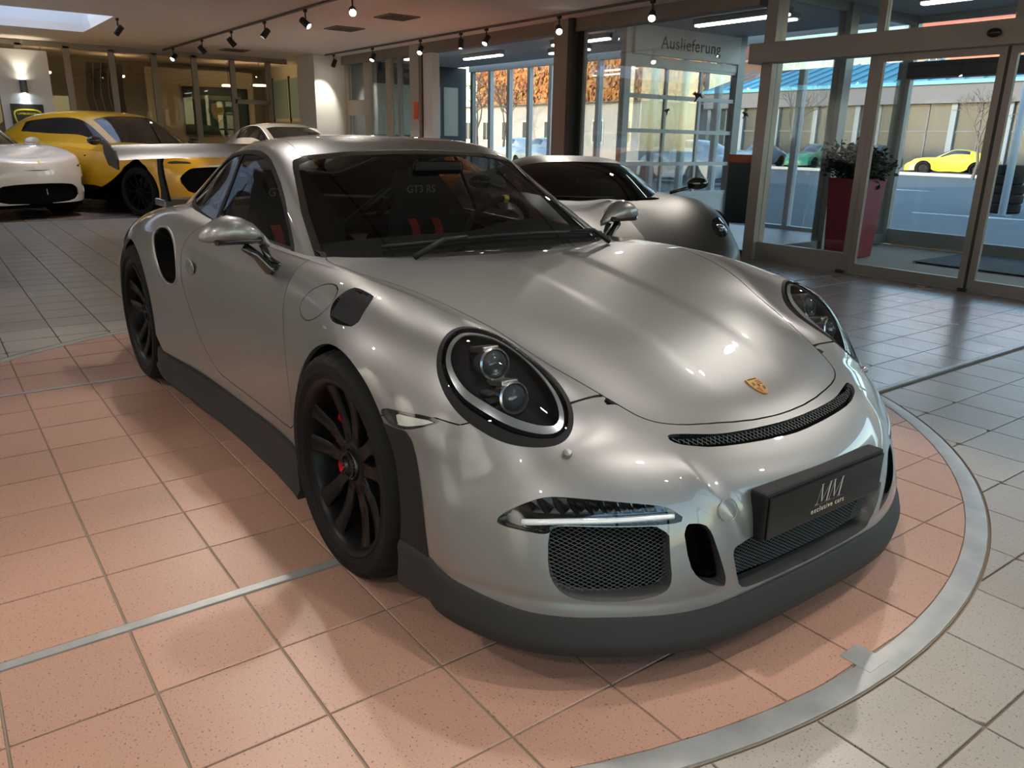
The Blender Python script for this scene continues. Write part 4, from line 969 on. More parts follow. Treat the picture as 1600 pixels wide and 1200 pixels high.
def build_silver_car():
    M = car_materials()
    car = empty('sports_car', (0, 0, 0), 0, 'silver rear-engined sports coupe with black wheels on the pink turntable', 'car')
    H = half_skin(BODY, 9, 9)
    # recessed centre of the hood and the crease that runs down each side of the nose
    V = H.V; yy = np.abs(V[:, 1])
    sst = lambda a, b, x: (lambda t: t*t*(3-2*t))(np.clip((x-a)/(b-a), 0, 1))
    rec = (1-sst(.135, .175, yy))*sst(-.30, -.05, V[:, 0])*(1-sst(.60, .80, V[:, 0]))*(V[:, 2] > .55)
    cr = line_sdf([(.425, .616), (.412, .559), (.39, .495), (.345, .423), (.327, .38), (.30, .30)])(V[:, [1, 2]])
    rid = np.maximum(0, 1-cr/.045)**1.6*(V[:, 0] > .5)*sst(.58, .50, V[:, 2]*1.0)
    led = np.exp(-((V[:, 2]-(.232+.02*sst(.45, .8, yy)))/.010)**2)*(V[:, 0] > .45)
    V = V+H.N*(-.0055*rec+.009*rid-.003*led)[:, None]
    N = vnormals(V, H.T); c = V[:, 1] < 1e-6; N[c, 1] = 0
    H = Skin(V, H.T, N)
    cast = Caster(H)
    sk = H
    # the cabin opening and the wheel arches
    _, sk = sk.cut(reg(TOP, [(-.43, -1), (-.43, .4), (-.50, .58), (-.62, .66), (-1.2, .685), (-1.8, .66), (-2.2, .58), (-2.5, .42), (-2.6, .3), (-2.6, -1)], lambda V: V[:, 2] > .75))
    _, sk = sk.cut(lambda V, N: np.where(V[:, 1] > .3, np.hypot(V[:, 0], V[:, 2]-.345)-.368, 1))
    _, sk = sk.cut(lambda V, N: np.where(V[:, 1] > .3, np.hypot(V[:, 0]+2.456, V[:, 2]-.362)-.392, 1))
    front = lambda V: V[:, 0] > .3
    hl, sk = sk.cut(reg(TOP, HL_OUT, lambda V: V[:, 2] > .5, 2))
    pieces = {}
    for k, pts, sm in (('slot', SLOT_OUT, 1), ('drl', DRL_OUT, 1), ('intake', INT_OUT, 1), ('vent', VENT_OUT, 1), ('low', LOW_OUT, 1)):
        pieces[k], sk = sk.cut(reg(FRONT, pts, front, sm))
    gaps = []
    def panel(sk, fn, g=.0018):
        ins, rest = sk.cut(lambda V, N: fn(V, N)+g)
        strip, out = rest.cut(lambda V, N: fn(V, N)-g)
        gaps.append(strip.offset(-.009)); return ins, out
    hood, sk = panel(sk, reg(TOP, HOOD_OUT, lambda V: V[:, 2] > .5, 1))
    door, sk = panel(sk, reg(SIDE, DOOR_OUT, lambda V: V[:, 1] > .4, 1))
    fuel, sk = panel(sk, reg(SIDE, FUEL_OUT, lambda V: V[:, 1] > .7, 2), .0014)
    fvent, sk = sk.cut(reg(SIDE, FVENT_OUT, lambda V: V[:, 1] > .72, 1))
    sint, sk = sk.cut(reg(SIDE, SIDEINT_OUT, lambda V: V[:, 1] > .7, 2))
    mark, sk = sk.cut(reg(SIDE, MARK_OUT, lambda V: V[:, 1] > .7, 1))
    trim, sk = sk.cut(reg(SIDE, TRIM_OUT, lambda V: V[:, 1] > .7, 1))
    bump, sk = panel(sk, reg(SIDE, [(.2, .58), (.33, .60), (.449, .625), (.51, .618), (.533, .63), (.58, .655), (.625, .660), (.644, .649), (.662, .643), (.70, .67), (1.3, .67), (1.3, 0), (.2, 0)], None, 0))
    P = M['paint']
    skin_obj('body_shell', both(sk), P, car, .014)
    skin_obj('front_bumper', both(bump), P, car, .012)
    skin_obj('hood', both(hood), P, car, .012)
    for s, nm in ((door, 'door'), (door.mirror(), 'door')):
        d = skin_obj(nm, s, P, car, .012)
        sg = 1 if s.V[:, 1].mean() > 0 else -1
        hd = MB(); hc = Vector((-1.575, .874, .722))
        hd.sphere((0, 0, 0), 1, 20, 12)
        M4 = Matrix.Translation((hc.x, sg*hc.y, hc.z)) @ Matrix.Diagonal((.064, .007, .034, 1))
        hd.v = [tuple(M4 @ Vector(p)) for p in hd.v]
        hd.build('door_handle', P, d, smooth=True)
    for s in (fuel, ): skin_obj('fuel_flap', s.mirror(), P, car, .01)
    skin_obj('body_shell_flank', fuel, P, car)
    skin_obj('shut_line', both(Skin(np.zeros((0, 3)), np.zeros((0, 3), int), np.zeros((0, 3))).join(gaps[0]).join(gaps[1]).join(gaps[2]).join(gaps[3])), M['dark'], car)
    for s in (trim, trim.mirror()): skin_obj('arch_trim', s.offset(.003), M['satin'], car, .03)
    # side marker lamps
    for s in (mark, mark.mirror()):
        ml = skin_obj('side_marker', s.offset(-.004), M['gloss'], car, .01)
        ins, _ = s.cut(lambda V, N: poly_sdf([(.333, .612), (.43, .616), (.452, .616), (.425, .603), (.38, .589), (.345, .585)])(V[:, [0, 2]]))
        skin_obj('marker_lens', ins.offset(.001), mat('marker_white', (.42, .42, .41), .15, coat=1), ml)
    # fuel-flap side vents above the front arches: slatted black louvre
    for sg in (-1, 1):
        s = fvent if sg > 0 else fvent.mirror()
        lv = skin_obj('fender_louvre', s.offset(-.012), M['dark'], car, None)
        skin_obj('louvre_frame', s.edge_wall(.03), M['black'], lv)
        for k in range(5):
            x = -.125+.034*k; mb = MB(); row = []
            for i in range(7):
                z = .775+.07*i/6
                h, n = cast((x-.18*(z-.81)*0, 2, z), (0, -1, 0))
                if h is None: continue
                row.append((h, n))
            for (h0, n0), (h1, n1) in zip(row[:-1], row[1:]):
                f = Vector((.026, 0, 0)); a, b = h0+n0*.001, h1+n1*.001
                c, d = h1+f-n1*.010, h0+f-n0*.010
                mb.add([Vector((p.x, sg*p.y, p.z)) for p in (a, b, c, d)], [(0, 1, 2, 3)])
            mb.build('louvre_slat', M['black'], lv, smooth=True)
    # rear-flank air intakes: deep black duct with a painted rim
    for s in (sint, sint.mirror()):
        si = skin_obj('flank_intake', s.offset(-.13), M['dark'], car)
        E = s.boundary(); mb = MB()
        for a, b in E:
            mb.add([s.V[a], s.V[b], s.V[b]-s.N[b]*.13, s.V[a]-s.N[a]*.13], [(0, 1, 2, 3)])
        mb.build('duct_wall', M['satin'], si, smooth=True)
        nx = dict(E); k0 = E[0][0]; loop = [k0]
        while nx[loop[-1]] != k0: loop.append(nx[loop[-1]])
        MB().tube([s.V[i]-s.N[i]*.003 for i in loop[::2]], .0075, 8, closed=True).build('duct_rim', P, si, smooth=True)
    # wheel wells
    for xc, zc, r, y0, y1 in ((0, .345, .372, .58, .90), (-2.456, .362, .396, .55, .92)):
        for sg in (-1, 1):
            mb = MB(); V = []; F = []; n = 24
            for i in range(n+1):
                a = -.35+(math.pi+.7)*i/n
                for y in (y0, y1): V.append((xc+r*math.cos(a), sg*y, zc+r*math.sin(a)))
            for i in range(n): F.append((2*i, 2*i+1, 2*i+3, 2*i+2))
            V.append((xc, sg*y0, zc))
            for i in range(n): F.append((2*i, 2*i+2, len(V)-1))
            mb.add(V, F).build('wheel_well', M['dark'], car)
    # ---- front end details
    for sg in (-1, 1):
        fl = (lambda s: s if sg > 0 else s.mirror())
        # daytime light unit
        d = fl(pieces['drl'])
        u = skin_obj('daytime_light', d.offset(-.028), M['gloss'], car)
        skin_obj('lamp_housing', d.edge_wall(.028), M['gloss'], u)
        ctr = [(.775, .424), (.70, .432), (.613, .434), (.53, .436), (.478, .437)]
        mb = MB(); pts = []
        for y, z in catmull([np.array(c) for c in ctr], 6):
            h, n = cast((2, y, z), (-1, 0, 0))
            if h is not None: pts.append(Vector((h.x-.010, sg*h.y, h.z)))
        mb.tube(pts, .0085, 8).build('light_bar', M['led'], u, smooth=True)
        for k in range(9):
            y = .505+.028*k; mb = MB(); z0 = .444; z1 = min(.474+.0006*k, .478)
            q = []
            for (yy, zz) in ((y, z0), (y+.020, z0), (y+.026, z1), (y+.006, z1)):
                h, n = cast((2, yy, zz), (-1, 0, 0)); q.append(Vector((h.x-.020, sg*h.y, h.z)))
            q2 = [p+Vector((.010, 0, 0)) for p in q]
            c = sum(q2, Vector())/4+Vector((.004, 0, 0))
            mb.add(q+[c], [(0, 1, 4), (1, 2, 4), (2, 3, 4), (3, 0, 4)]).build('reflector', mat('dark_reflector', (.5, .51, .52), .14, 1), u)
        skin_obj('lens', d.offset(-.002), M['lens'], u)
        # side intake with woven mesh
        s = fl(pieces['intake'])
        it = skin_obj('bumper_intake', s.offset(-.075), M['dark'], car)
        skin_obj('intake_wall', s.edge_wall(.05), P, it)
        mesh_grille(INT_MESH, cast, .030, .0082, .52, .0009, .03, sg).build('intake_mesh', M['wire'], it)
        # vertical vent
        s = fl(pieces['vent'])
        vt = skin_obj('bumper_vent', s.offset(-.07), M['dark'], car)
        skin_obj('vent_wall', s.edge_wall(.035), P, vt)
        ins, _ = s.cut(lambda V, N: poly_sdf([(.462, .412), (.424, .412), (.410, .40), (.40, .347), (.385, .285), (.42, .288), (.452, .31), (.460, .335)], 1)(np.stack([np.abs(V[:, 1]), V[:, 2]], 1)))
        skin_obj('vent_liner', ins.edge_wall(.06).offset(0), M['gloss'], vt)
        # headlamp
        s = fl(hl)
        f2 = poly_sdf(HL_OUT, 2); top = lambda V: np.stack([V[:, 0], np.abs(V[:, 1])], 1)
        core, ring = s.cut(lambda V, N: f2(top(V))+.0125)
        lamp = skin_obj('headlamp', ring.offset(-.001), M['black'], car, .012)
        rim_in, _ = core.cut(lambda V, N: f2(top(V))+.0155)
        skin_obj('lamp_gasket', core.edge_wall(.03), M['gloss'], lamp)
        # bowl
        bw = rim_in; dd = np.clip(-f2(top(bw.V))-.0155, 0, 1)
        depth = .012+.075*(1-np.exp(-dd/.03))
        bowl = Skin(bw.V-bw.N*depth[:, None], bw.T)
        skin_obj('lamp_bowl', bowl, mat('lamp_black', (.004, .004, .005), .7, spec=.15), lamp)
        # clear ring near the edge of the lens
        rg, _ = rim_in.cut(lambda V, N: f2(top(V))+.020)
        _, rg2 = rg.cut(lambda V, N: f2(top(V))+.032)
        skin_obj('light_ring', rg2.offset(-.010), mat('light_ring', (.34, .36, .37), .22, .4), lamp, .003)
        # two projectors, their hoods, and the small fog block
        cc = np.array([np.mean([p[0] for p in HL_OUT]), np.mean([p[1] for p in HL_OUT])])
        for (px, py), rr in (((.462, .686), .038), ((.560, .698), .037)):
            h, n = cast((px, py, 2), (0, 0, -1))
            ax = Vector((.93, .10, .20)).normalized()
            o = h-Vector((n.x, n.y, n.z))*.046
            o = Vector((o.x, sg*o.y, o.z)); ax = Vector((ax.x, sg*ax.y, ax.z))
            Mx = frame(o, Vector((0, 1, 0)).cross(ax), Vector((0, 1, 0))) if True else None
            zq = ax.to_track_quat('Z', 'Y').to_matrix().to_4x4(); zq.translation = o
            pj = MB().lathe([(rr*.82, -.05), (rr*1.02, -.015), (rr*1.12, .004), (rr*1.12, .010), (rr*.98, .012), (rr*.95, .004)], 32, zq).build('projector', mat('projector_metal', (.5, .5, .52), .18, .9), lamp, auto=40)
            MB().lathe([(rr*.96, .003), (rr*.86, .013), (rr*.6, .022), (rr*.3, .026), (0, .027)], 32, zq).build('projector_lens', mat('projector_glass', (.06, .075, .085), .03, .35, coat=1), pj, smooth=True)
            hb = MB(); hb.bbox((-.024, rr*.78, -.085), (.024, rr*1.2, -.004), .004, zq)
            hb.build('projector_hood', mat('hood_metal', (.45, .44, .42), .28, .9), pj)
        h, n = cast((.515, .755, 2), (0, 0, -1)); o = h-Vector(n)*.055
        for k in range(4):
            MB().bbox((-.016, -.012, -.004), (.016, .012, .004), .002, Matrix.Translation((o.x+.012*k, sg*(o.y-.003*k), o.z-.016*k))).build('fog_module', mat('module_grey', (.09, .09, .10), .3, .6), lamp)
        skin_obj('lamp_lens', core.offset(.0005), M['lens'], lamp)
        # washer nozzle and tow-eye cover
        h, n = cast((2, .648, .567), (-1, 0, 0)); q = Vector((n.x, sg*n.y, n.z)).to_track_quat('Z', 'Y').to_matrix().to_4x4(); q.translation = Vector((h.x, sg*h.y, h.z))
        MB().lathe([(.012, -.004), (.012, .006), (.009, .012), (0, .014)], 20, q).build('washer_nozzle', P, car, auto=50)
    h, n = cast((2, .351, .440), (-1, 0, 0)); q = Vector((n.x, -n.y, n.z)).to_track_quat('Z', 'Y').to_matrix().to_4x4(); q.translation = Vector((h.x, -h.y, h.z))
    MB().lathe([(.0265, .0004), (.0275, .0016), (.0285, .0004)], 40, q).build('tow_eye_cover', mat('seam_grey', (.18, .18, .18), .4, .5), car)
    # hood slot grille
    s = both(pieces['slot'])
    sl = skin_obj('nose_grille', s.offset(-.035), M['dark'], car)
    skin_obj('slot_wall', s.edge_wall(.025), M['satin'], sl)
    gp = [(-.37, .577), (-.26, .572), (0, .564), (.26, .572), (.37, .577), (.395, .584), (.38, .571), (.310, .561), (.173, .551), (0, .544), (-.173, .551), (-.31, .561), (-.38, .571), (-.395, .584)]
    full = Caster(both(H))
    mesh_grille([(y, z) for y, z in gp], full, .014, .0085, .62, .0010, .02, 1).build('nose_mesh', M['wire'], sl)
    # lower centre grille
    s = both(pieces['low'])
    lg = skin_obj('lower_grille', s.offset(-.09), M['dark'], car)
    skin_obj('grille_wall', s.edge_wall(.055), P, lg)
    gp = [(-.345, .36), (.345, .36), (.35, .325), (.335, .26), (.31, .232), (-.31, .232), (-.335, .26), (-.35, .325)]
    mesh_grille(gp, full, .035, .0082, .52, .0009, .03, 1).build('lower_mesh', M['wire'], lg)
    # front lip
    path = [(.36, .918, .27), (.42, .915, .275), (.494, .904, .276), (.523, .898, .256), (.565, .886, .244), (.626, .866, .235), (.69, .834, .226), (.745, .797, .219), (.80, .746, .216), (.862, .662, .212), (.905, .582, .206), (.935, .50, .198), (.962, .40, .192), (.978, .30, .196), (.986, .2, .199), (.99, .1, .2), (.99, 0, .2)]
    path = catmull(path, 3)
    full_path = [(p[0], -p[1], p[2]) for p in path[:-1]]+[tuple(p) for p in path[::-1]]
    V = []; F = []; n = len(full_path)
    for i, p in enumerate(full_path):
        a = np.array(full_path[max(i-1, 0)]); b = np.array(full_path[min(i+1, n-1)])
        t = b-a; o = np.array([t[1], -t[0], 0]); o /= np.linalg.norm(o)
        p = np.array(p); zt = p[2]
        u = min(1, max(0, (p[0]-.40)/.25)); flare = .008+.014*u
        zc = zt-.066-.03*(1-u); zb = zt-.098-.03*(1-u)
        for off, z in ((-.02, zt+.002), (.0, zt+.002), (.004, zt-.003), (.008, zt-.016), (flare*.7, (zt+zc)/2), (flare, zc+.008), (flare+.002, zc), (flare-.002, zb+.004), (flare-.006, zb), (-.14, zb)):
            q = p+o*off; V.append((q[0], q[1], z))
    m = 10
    for i in range(n-1):
        for j in range(m-1): F.append((i*m+j, (i+1)*m+j, (i+1)*m+j+1, i*m+j+1))
    F += [tuple(range(m)), tuple((n-1)*m+j for j in range(m))[::-1]]
    MB().add(V, F).build('front_lip', M['lip'], car, auto=38)
    # sills
    for sg in (-1, 1):
        V = []; F = []; xs = [(-.36, .905, .262, .10), (-.42, .900, .264, .105), (-.6, .893, .264, .11), (-.9, .889, .260, .11), (-1.25, .893, .258, .11), (-1.5, .905, .256, .11), (-1.7, .922, .256, .115), (-1.85, .937, .258, .12), (-1.99, .945, .262, .14), (-2.05, .945, .27, .17)]
        for x, y, zt, zb in xs:
            for yy, z in ((y-.06, zt+.004), (y-.012, zt+.003), (y-.002, zt-.004), (y+.004, zt-.05), (y+.001, zb+.03), (y+.012, zb+.012), (y+.010, zb), (y-.16, zb)):
                V.append((x, sg*yy, z))
        m = 8
        for i in range(len(xs)-1):
            for j in range(m-1): F.append((i*m+j, i*m+j+1, (i+1)*m+j+1, (i+1)*m+j))
        F += [tuple(range(m)), tuple((len(xs)-1)*m+j for j in range(m))]
        MB().add(V, F).build('side_skirt', M['lip'], car, auto=38)
    MB().box((-3.3, -.62, .11), (.9, .62, .16)).build('floor_pan', M['dark'], car)
    MB().box((-2.0, -.87, .12), (-.45, .87, .20)).build('underbody', M['dark'], car)
    # ---- cabin
    Cb = half_skin(CABIN, 9, 9)
    ws, ck = Cb.cut(reg(FRONT, WS_OUT, lambda V: V[:, 0] > -1.3, 0))
    sw, ck = ck.cut(reg(SIDE, SWIN_OUT, lambda V: V[:, 1] > .3, 1))
    rw, ck = ck.cut(reg(TOP, [(-2.02, -1), (-2.02, .34), (-2.10, .40), (-2.55, .33), (-2.62, .25), (-2.62, -1)], lambda V: V[:, 2] > .95, 1))
    ck, _ = ck.cut(lambda V, N: -(V[:, 0]+3.15))
    seam, ck2 = ck.cut(lambda V, N: np.where((V[:, 2] > 1.1), line_sdf([(-1.12, .512), (-1.3, .492), (-1.5, .478), (-1.8, .462), (-2.1, .435), (-2.4, .40)])(V[:, :2])-.002, 1))
    skin_obj('roof', both(ck2), P, car, .006)
    for q_ in (seam, seam.mirror()): tag(skin_obj('roof_seam', q_.offset(-.005), M['dark'], car), kind='stuff')
    liner = both(ck).offset(-.022)
    skin_obj('headliner', Skin(liner.V, liner.T[:, ::-1], -liner.N), M['cloth'], car)
    fz = poly_sdf([(.0-.3, .80), (.70, .80), (.70, .845), (.665, .93), (.634, 1.008), (.563, 1.156), (.545, 1.183), (.49, 1.203), (.325, 1.222), (.129, 1.229), (0, 1.231), (-.3, 1.231)])
    core, frit = ws.cut(lambda V, N: fz(V[:, [1, 2]])+.016)
    w = skin_obj('windscreen', both(core).offset(-.002), M['glass'], car)
    skin_obj('windscreen_border', both(frit).offset(-.0018), M['gloss'], w)
    fs = poly_sdf(SWIN_OUT, 1)
    for sg in (-1, 1):
        s = sw if sg > 0 else sw.mirror()
        core, frm = s.cut(lambda V, N: fs(V[:, [0, 2]])+.018)
        q, dg = core.cut(lambda V, N: V[:, 0]+1.70+.10*(V[:, 2]-1.0)*0)
        post, dg = dg.cut(lambda V, N: V[:, 0]+1.665)
        g = skin_obj('side_window', dg.offset(-.004), M['glass'], car)
        skin_obj('window_seal', frm.offset(.001), M['black'], g, .01)
        skin_obj('window_post', post.offset(-.001), M['black'], g)
        skin_obj('quarter_window', q.offset(-.004), M['glass'], car)
    skin_obj('rear_window', both(rw).offset(-.002), M['glass'], car)
    # cowl
    mb = MB(); V = []; F = []
    arc = [(-.33, 0), (-.345, .2), (-.38, .4), (-.45, .57), (-.52, .655), (-.57, .70)]
    pts = catmull([np.array(a) for a in arc], 4); full_a = [(x, -y) for x, y in pts[:0:-1]]+[(x, y) for x, y in pts]
    for x, y in full_a:
        V += [(x+.05, y*1.02, .872-.02*y*y), (x-.12, y*.96, .852-.02*y*y)]
    for i in range(len(full_a)-1): F.append((2*i, 2*i+1, 2*i+3, 2*i+2))
    mb.add(V, F).build('cowl_panel', M['black'], car)
    ccast = Caster(both(Cb))
    for y0, y1, x0 in ((-.50, .10, -.40), (.02, .60, -.40)):
        pts = []
        for i in range(9):
            t = i/8; y = y0+(y1-y0)*t; z0 = .915-.02*abs(y)+.012*math.sin(t*3)
            h, n = ccast((1, y, .925-.10*y*y), (-1, 0, 0))
            if h: pts.append(h+n*.012)
        wp = MB().tube(pts, .007, 6).build('wiper', M['black'], car, smooth=True)
        p0 = Vector((-.37, y0+.06 if y0 < 0 else y1-.12, .885))
        MB().tube([p0, (p0+pts[4])/2+Vector((.02, 0, .03)), pts[4]+Vector((.006, 0, .008))], [.011, .009, .006], 6).build('wiper_arm', M['black'], wp, smooth=True)
    # ---- mirrors
    for sg in (-1, 1):
        mr = empty('door_mirror', (-.76, sg*.80, .84)); mr.parent = car
        rows = []
        secs = [(.805, .905, .012, .018, .93), (.83, .925, .030, .030, .935), (.86, .943, .052, .043, .94), (.90, .953, .068, .053, .945), (.94, .957, .074, .056, .947), (.98, .953, .070, .050, .945), (1.01, .946, .056, .038, .94), (1.03, .940, .036, .022, .935), (1.038, .938, .012, .008, .935)]
        V = []; F = []; n = 20
        for y, zc, rx, rz, _ in secs:
            for k in range(n):
                a = 2*math.pi*k/n; c, s_ = math.cos(a), math.sin(a)
                x = (rx if c > 0 else rx*.55)*(abs(c)**.8)*(1 if c > 0 else -1)
                z = rz*(abs(s_)**.85)*(1 if s_ > 0 else -.62)
                V.append((-.77+x-.05*(1.04-y)*0-.30*(y-.80)*.25+.76, sg*(y-.80), zc+z-.84))
        for i in range(len(secs)-1):
            for k in range(n): F.append((i*n+k, i*n+(k+1) % n, (i+1)*n+(k+1) % n, (i+1)*n+k))
        F += [tuple(range(n)), tuple((len(secs)-1)*n+k for k in range(n))]
        MB().add(V, F).build('mirror_shell', P, mr, smooth=True)
        MB().bbox((-.030, sg*.035 if sg > 0 else -.205, .076), (.038, .205 if sg > 0 else -.035, .102), .012).build('mirror_underside', M['gloss'], mr)
        st = MB()
        st.tube([(.02, -sg*.035, -.03), (.02, sg*.02, -.015), (.015, sg*.06, .035), (.005, sg*.10, .068)], [.03, .022, .016, .018], 8)
        st.tube([(.0, -sg*.03, -.02), (.01, sg*.015, .02), (.01, sg*.035, .07)], [.022, .012, .014], 8)
        st.build('mirror_stem', M['gloss'], mr, smooth=True)
        MB().lathe([(0, 0), (.055, 0)], 20, Matrix.Translation((-.058, sg*.14, .11)) @ Matrix.Rotation(math.pi/2, 4, 'Y') @ Matrix.Diagonal((.7, 1.4, 1, 1))).build('mirror_glass', M['chrome'], mr)
    # ---- rear wing
    wg = empty('rear_wing', (-3.32, 0, .90)); wg.parent = car
    V = []; F = []; N = 25
    prof = [(.14, -.012), (.10, .006), (.03, .022), (-.05, .034), (-.12, .052), (-.15, .066), (-.15, .060), (-.12, .042), (-.05, .018), (.03, .002), (.10, -.010)]
    for i in range(N):
        y = -.80+1.6*i/(N-1); dip = .02*(1-(abs(y)/.8)**2)
        for x, z in prof: V.append((x, y, .235+z+dip))
    m = len(prof)
    for i in range(N-1):
        for j in range(m): F.append((i*m+j, i*m+(j+1) % m, (i+1)*m+(j+1) % m, (i+1)*m+j))
    MB().add(V, F).build('wing_blade', P, wg, auto=40)
    carbon = mat('carbon_grey', (.045, .047, .05), .3, .2, coat=.8)
    for sg in (-1, 1):
        MB().prism([(.17, .17), (.18, .23), (.13, .275), (-.14, .335), (-.18, .33), (-.17, .25), (-.08, .19)], -.006, .006, Matrix.Translation((0, sg*.806, 0)) @ Matrix.Rotation(math.pi/2, 4, 'X')).build('end_plate', carbon, wg)
        MB().prism([(.12, -.02), (.10, .02), (.04, .12), (.02, .20), (.06, .235), (.0, .25), (-.05, .23), (-.07, .14), (-.04, .03), (-.06, -.02)], -.008, .008, Matrix.Translation((0, sg*.53, 0)) @ Matrix.Rotation(math.pi/2, 4, 'X')).build('wing_strut', M['black'], wg)
    MB().bbox((-.16, -.56, -.06), (.08, .56, -.015), .01, Matrix.Translation((.02, 0, .0))).build('wing_base', P, wg)
    # ---- wheels
    for sg in (-1, 1):
        build_wheel('front_wheel', car, (0, sg*.7935, .347), .262, .347, .262, M, sg, math.pi*1.0 if sg < 0 else math.pi)
        build_wheel('rear_wheel', car, (-2.456, sg*.776, .364), .276, .364, .318, M, sg, 0 if sg < 0 else 0)
    # ---- plate
    pl = empty('number_plate', (1.0, 0, .408)); pl.parent = car
    MB().bbox((-.05, -.268, -.062), (.0, .268, .066), .008).build('plate_holder', M['black'], pl)
    face = MB().bbox((.0, -.258, -.056), (.006, .258, .056), .002).build('plate_face', mat('plate_black', (.006, .006, .006), .10, spec=.35), pl)
    silver = mat('plate_silver', (.55, .55, .56), .3, .6); gold = mat('plate_gold', (.62, .56, .44), .4, .3)
    def letter_m(ox):
        """tall italic serif M drawn with thin and thick strokes, (right, up) on the plate"""
        out = []; sh = .28
        def bar(x0, y0, x1, y1, w0, w1=None):
            w1 = w1 or w0; out.append([(x0-w0, y0), (x0+w0, y0), (x1+w1, y1), (x1-w1, y1)])
        bar(0, 0, .004, .052, .0007); bar(.004, .052, .022, .003, .0026); bar(.022, .003, .042, .052, .0008); bar(.042, .052, .046, 0, .0028)
        for x, y in ((0, 0), (.004, .052), (.042, .052), (.046, 0)): out.append([(x-.006, y-.0008), (x+.006, y-.0008), (x+.006, y+.0008), (x-.006, y+.0008)])
        return [[(ox+x+sh*y, y) for x, y in q] for q in out]
    mb = MB()
    for q in letter_m(-.056)+letter_m(.000): mb.add([(.0066, x, y-.014) for x, y in q], [(0, 1, 2, 3)])
    mb.build('plate_monogram', silver, face)
    mb = MB(); mb.add([(.0066, -.066, -.0175), (.0066, .066, -.0175), (.0066, .066, -.0165), (.0066, -.066, -.0165)], [(0, 1, 2, 3)]); mb.build('plate_rule', mat('plate_red', (.25, .08, .06), .5), face)
    text_obj('plate_lettering', 'exclusive cars', .021, gold, face, frame((.0062, 0, -.031), (0, 1, 0), (0, 0, 1)), .0006, spacing=1.25)
    # ---- crest on the hood
    h, n = cast((.752, 0.0001, 2), (0, 0, -1)); n = Vector((n.x, 0, n.z)).normalized()
    tfw = Vector((0, 1, 0)).cross(n)
    Mx = frame(h+n*.0008, (0, 1, 0), -Vector((n.z, 0, -n.x)))
    shield = [(-.024, .030), (-.012, .033), (0, .031), (.012, .033), (.024, .030), (.026, .012), (.024, -.006), (.017, -.022), (.008, -.031), (0, -.034), (-.008, -.031), (-.017, -.022), (-.024, -.006), (-.026, .012)]
    bd = MB().prism(shield, 0, .003, Mx).build('hood_crest', mat('crest_gold', (.66, .42, .16), .28, .9), car)
    redm = mat('crest_red', (.22, .015, .02), .35); blk = mat('crest_black', (.01, .01, .01), .4)
    mb = MB()
    for k in range(3):
        mb.prism([(.004, .018-.006*k), (.021, .018-.006*k), (.021, .015-.006*k), (.004, .015-.006*k)], .003, .0036, Mx)
        mb.prism([(-.017+.003*k, -.008-.006*k), (-.004, -.008-.006*k), (-.004, -.011-.006*k), (-.016+.003*k, -.011-.006*k)], .003, .0036, Mx)
    mb.build('crest_stripes', redm, bd)
    mb = MB()
    for s1, s2 in ((-1, 1), (1, -1)):
        for k in range(2):
            xx = s1*(.010+.005*k); zz = s2*.010-.002
            mb.tube([Mx @ Vector((xx-.003, zz-.006, .0034)), Mx @ Vector((xx, zz+.001, .0036)), Mx @ Vector((xx+.002, zz+.006, .0034))], .0009, 5)
    mb.prism([(-.018, .029), (.018, .029), (.018, .025), (-.018, .025)], .003, .0036, Mx)
    mb.build('crest_antlers', blk, bd)
    mb = MB().prism([(-.007, .009), (.007, .009), (.007, -.002), (0, -.010), (-.007, -.002)], .003, .004, Mx); mb.build('crest_centre', mat('crest_gold', None), bd)
    mb = MB().prism([(-.002, -.006), (.002, -.004), (.004, .003), (.001, .007), (-.002, .004), (-.003, 0)], .004, .0046, Mx); mb.build('crest_horse', blk, bd)
    # ---- interior
    D = M['cloth']
    V = []; F = []
    dash = [(-.45, .80, .0), (-.62, .90, 0), (-.72, .915, 0), (-.82, .90, 0), (-.86, .84, 0), (-.84, .6, 0)]
    for i in range(15):
        y = -.68+1.36*i/14; hump = .045*math.exp(-((y-.36)/.16)**2)
        for x, z, _ in dash: V.append((x, y, z+(hump if z > .82 else 0)-.05*abs(y)**3))
    for i in range(14):
        for j in range(5): F.append((i*6+j, i*6+j+1, (i+1)*6+j+1, (i+1)*6+j))
    MB().add(V, F).build('dashboard', D, car, smooth=True)
    sw_o = Vector((-1.0, .36, .86)); q = Vector((-.93, 0, .36)).to_track_quat('Z', 'Y').to_matrix().to_4x4(); q.translation = sw_o
    ring = [q @ Vector((.175*math.cos(2*math.pi*k/32), .175*math.sin(2*math.pi*k/32), 0)) for k in range(32)]
    stw = MB().tube(ring, .016, 8, closed=True).build('steering_wheel', D, car, smooth=True)
    mb = MB()
    for a in (.1, math.pi-.1, -math.pi/2): mb.tube([q @ Vector((.05*math.cos(a), .05*math.sin(a), -.02)), q @ Vector((.17*math.cos(a), .17*math.sin(a), 0))], .014, 6)
    mb.lathe([(.06, -.03), (.06, .0), (0, .006)], 24, q); mb.build('wheel_boss', D, stw, smooth=True)
    top = max(ring, key=lambda p: p.z); dv = (q.to_3x3() @ Vector((1, 0, 0)))
    i0 = ring.index(top); MB().tube([ring[i0]+(ring[(i0+1) % 32]-ring[i0])*t for t in (-.35, 0, .35)], .0175, 8).build('wheel_mark', mat('yellow_mark', (.75, .6, .03), .5), stw)
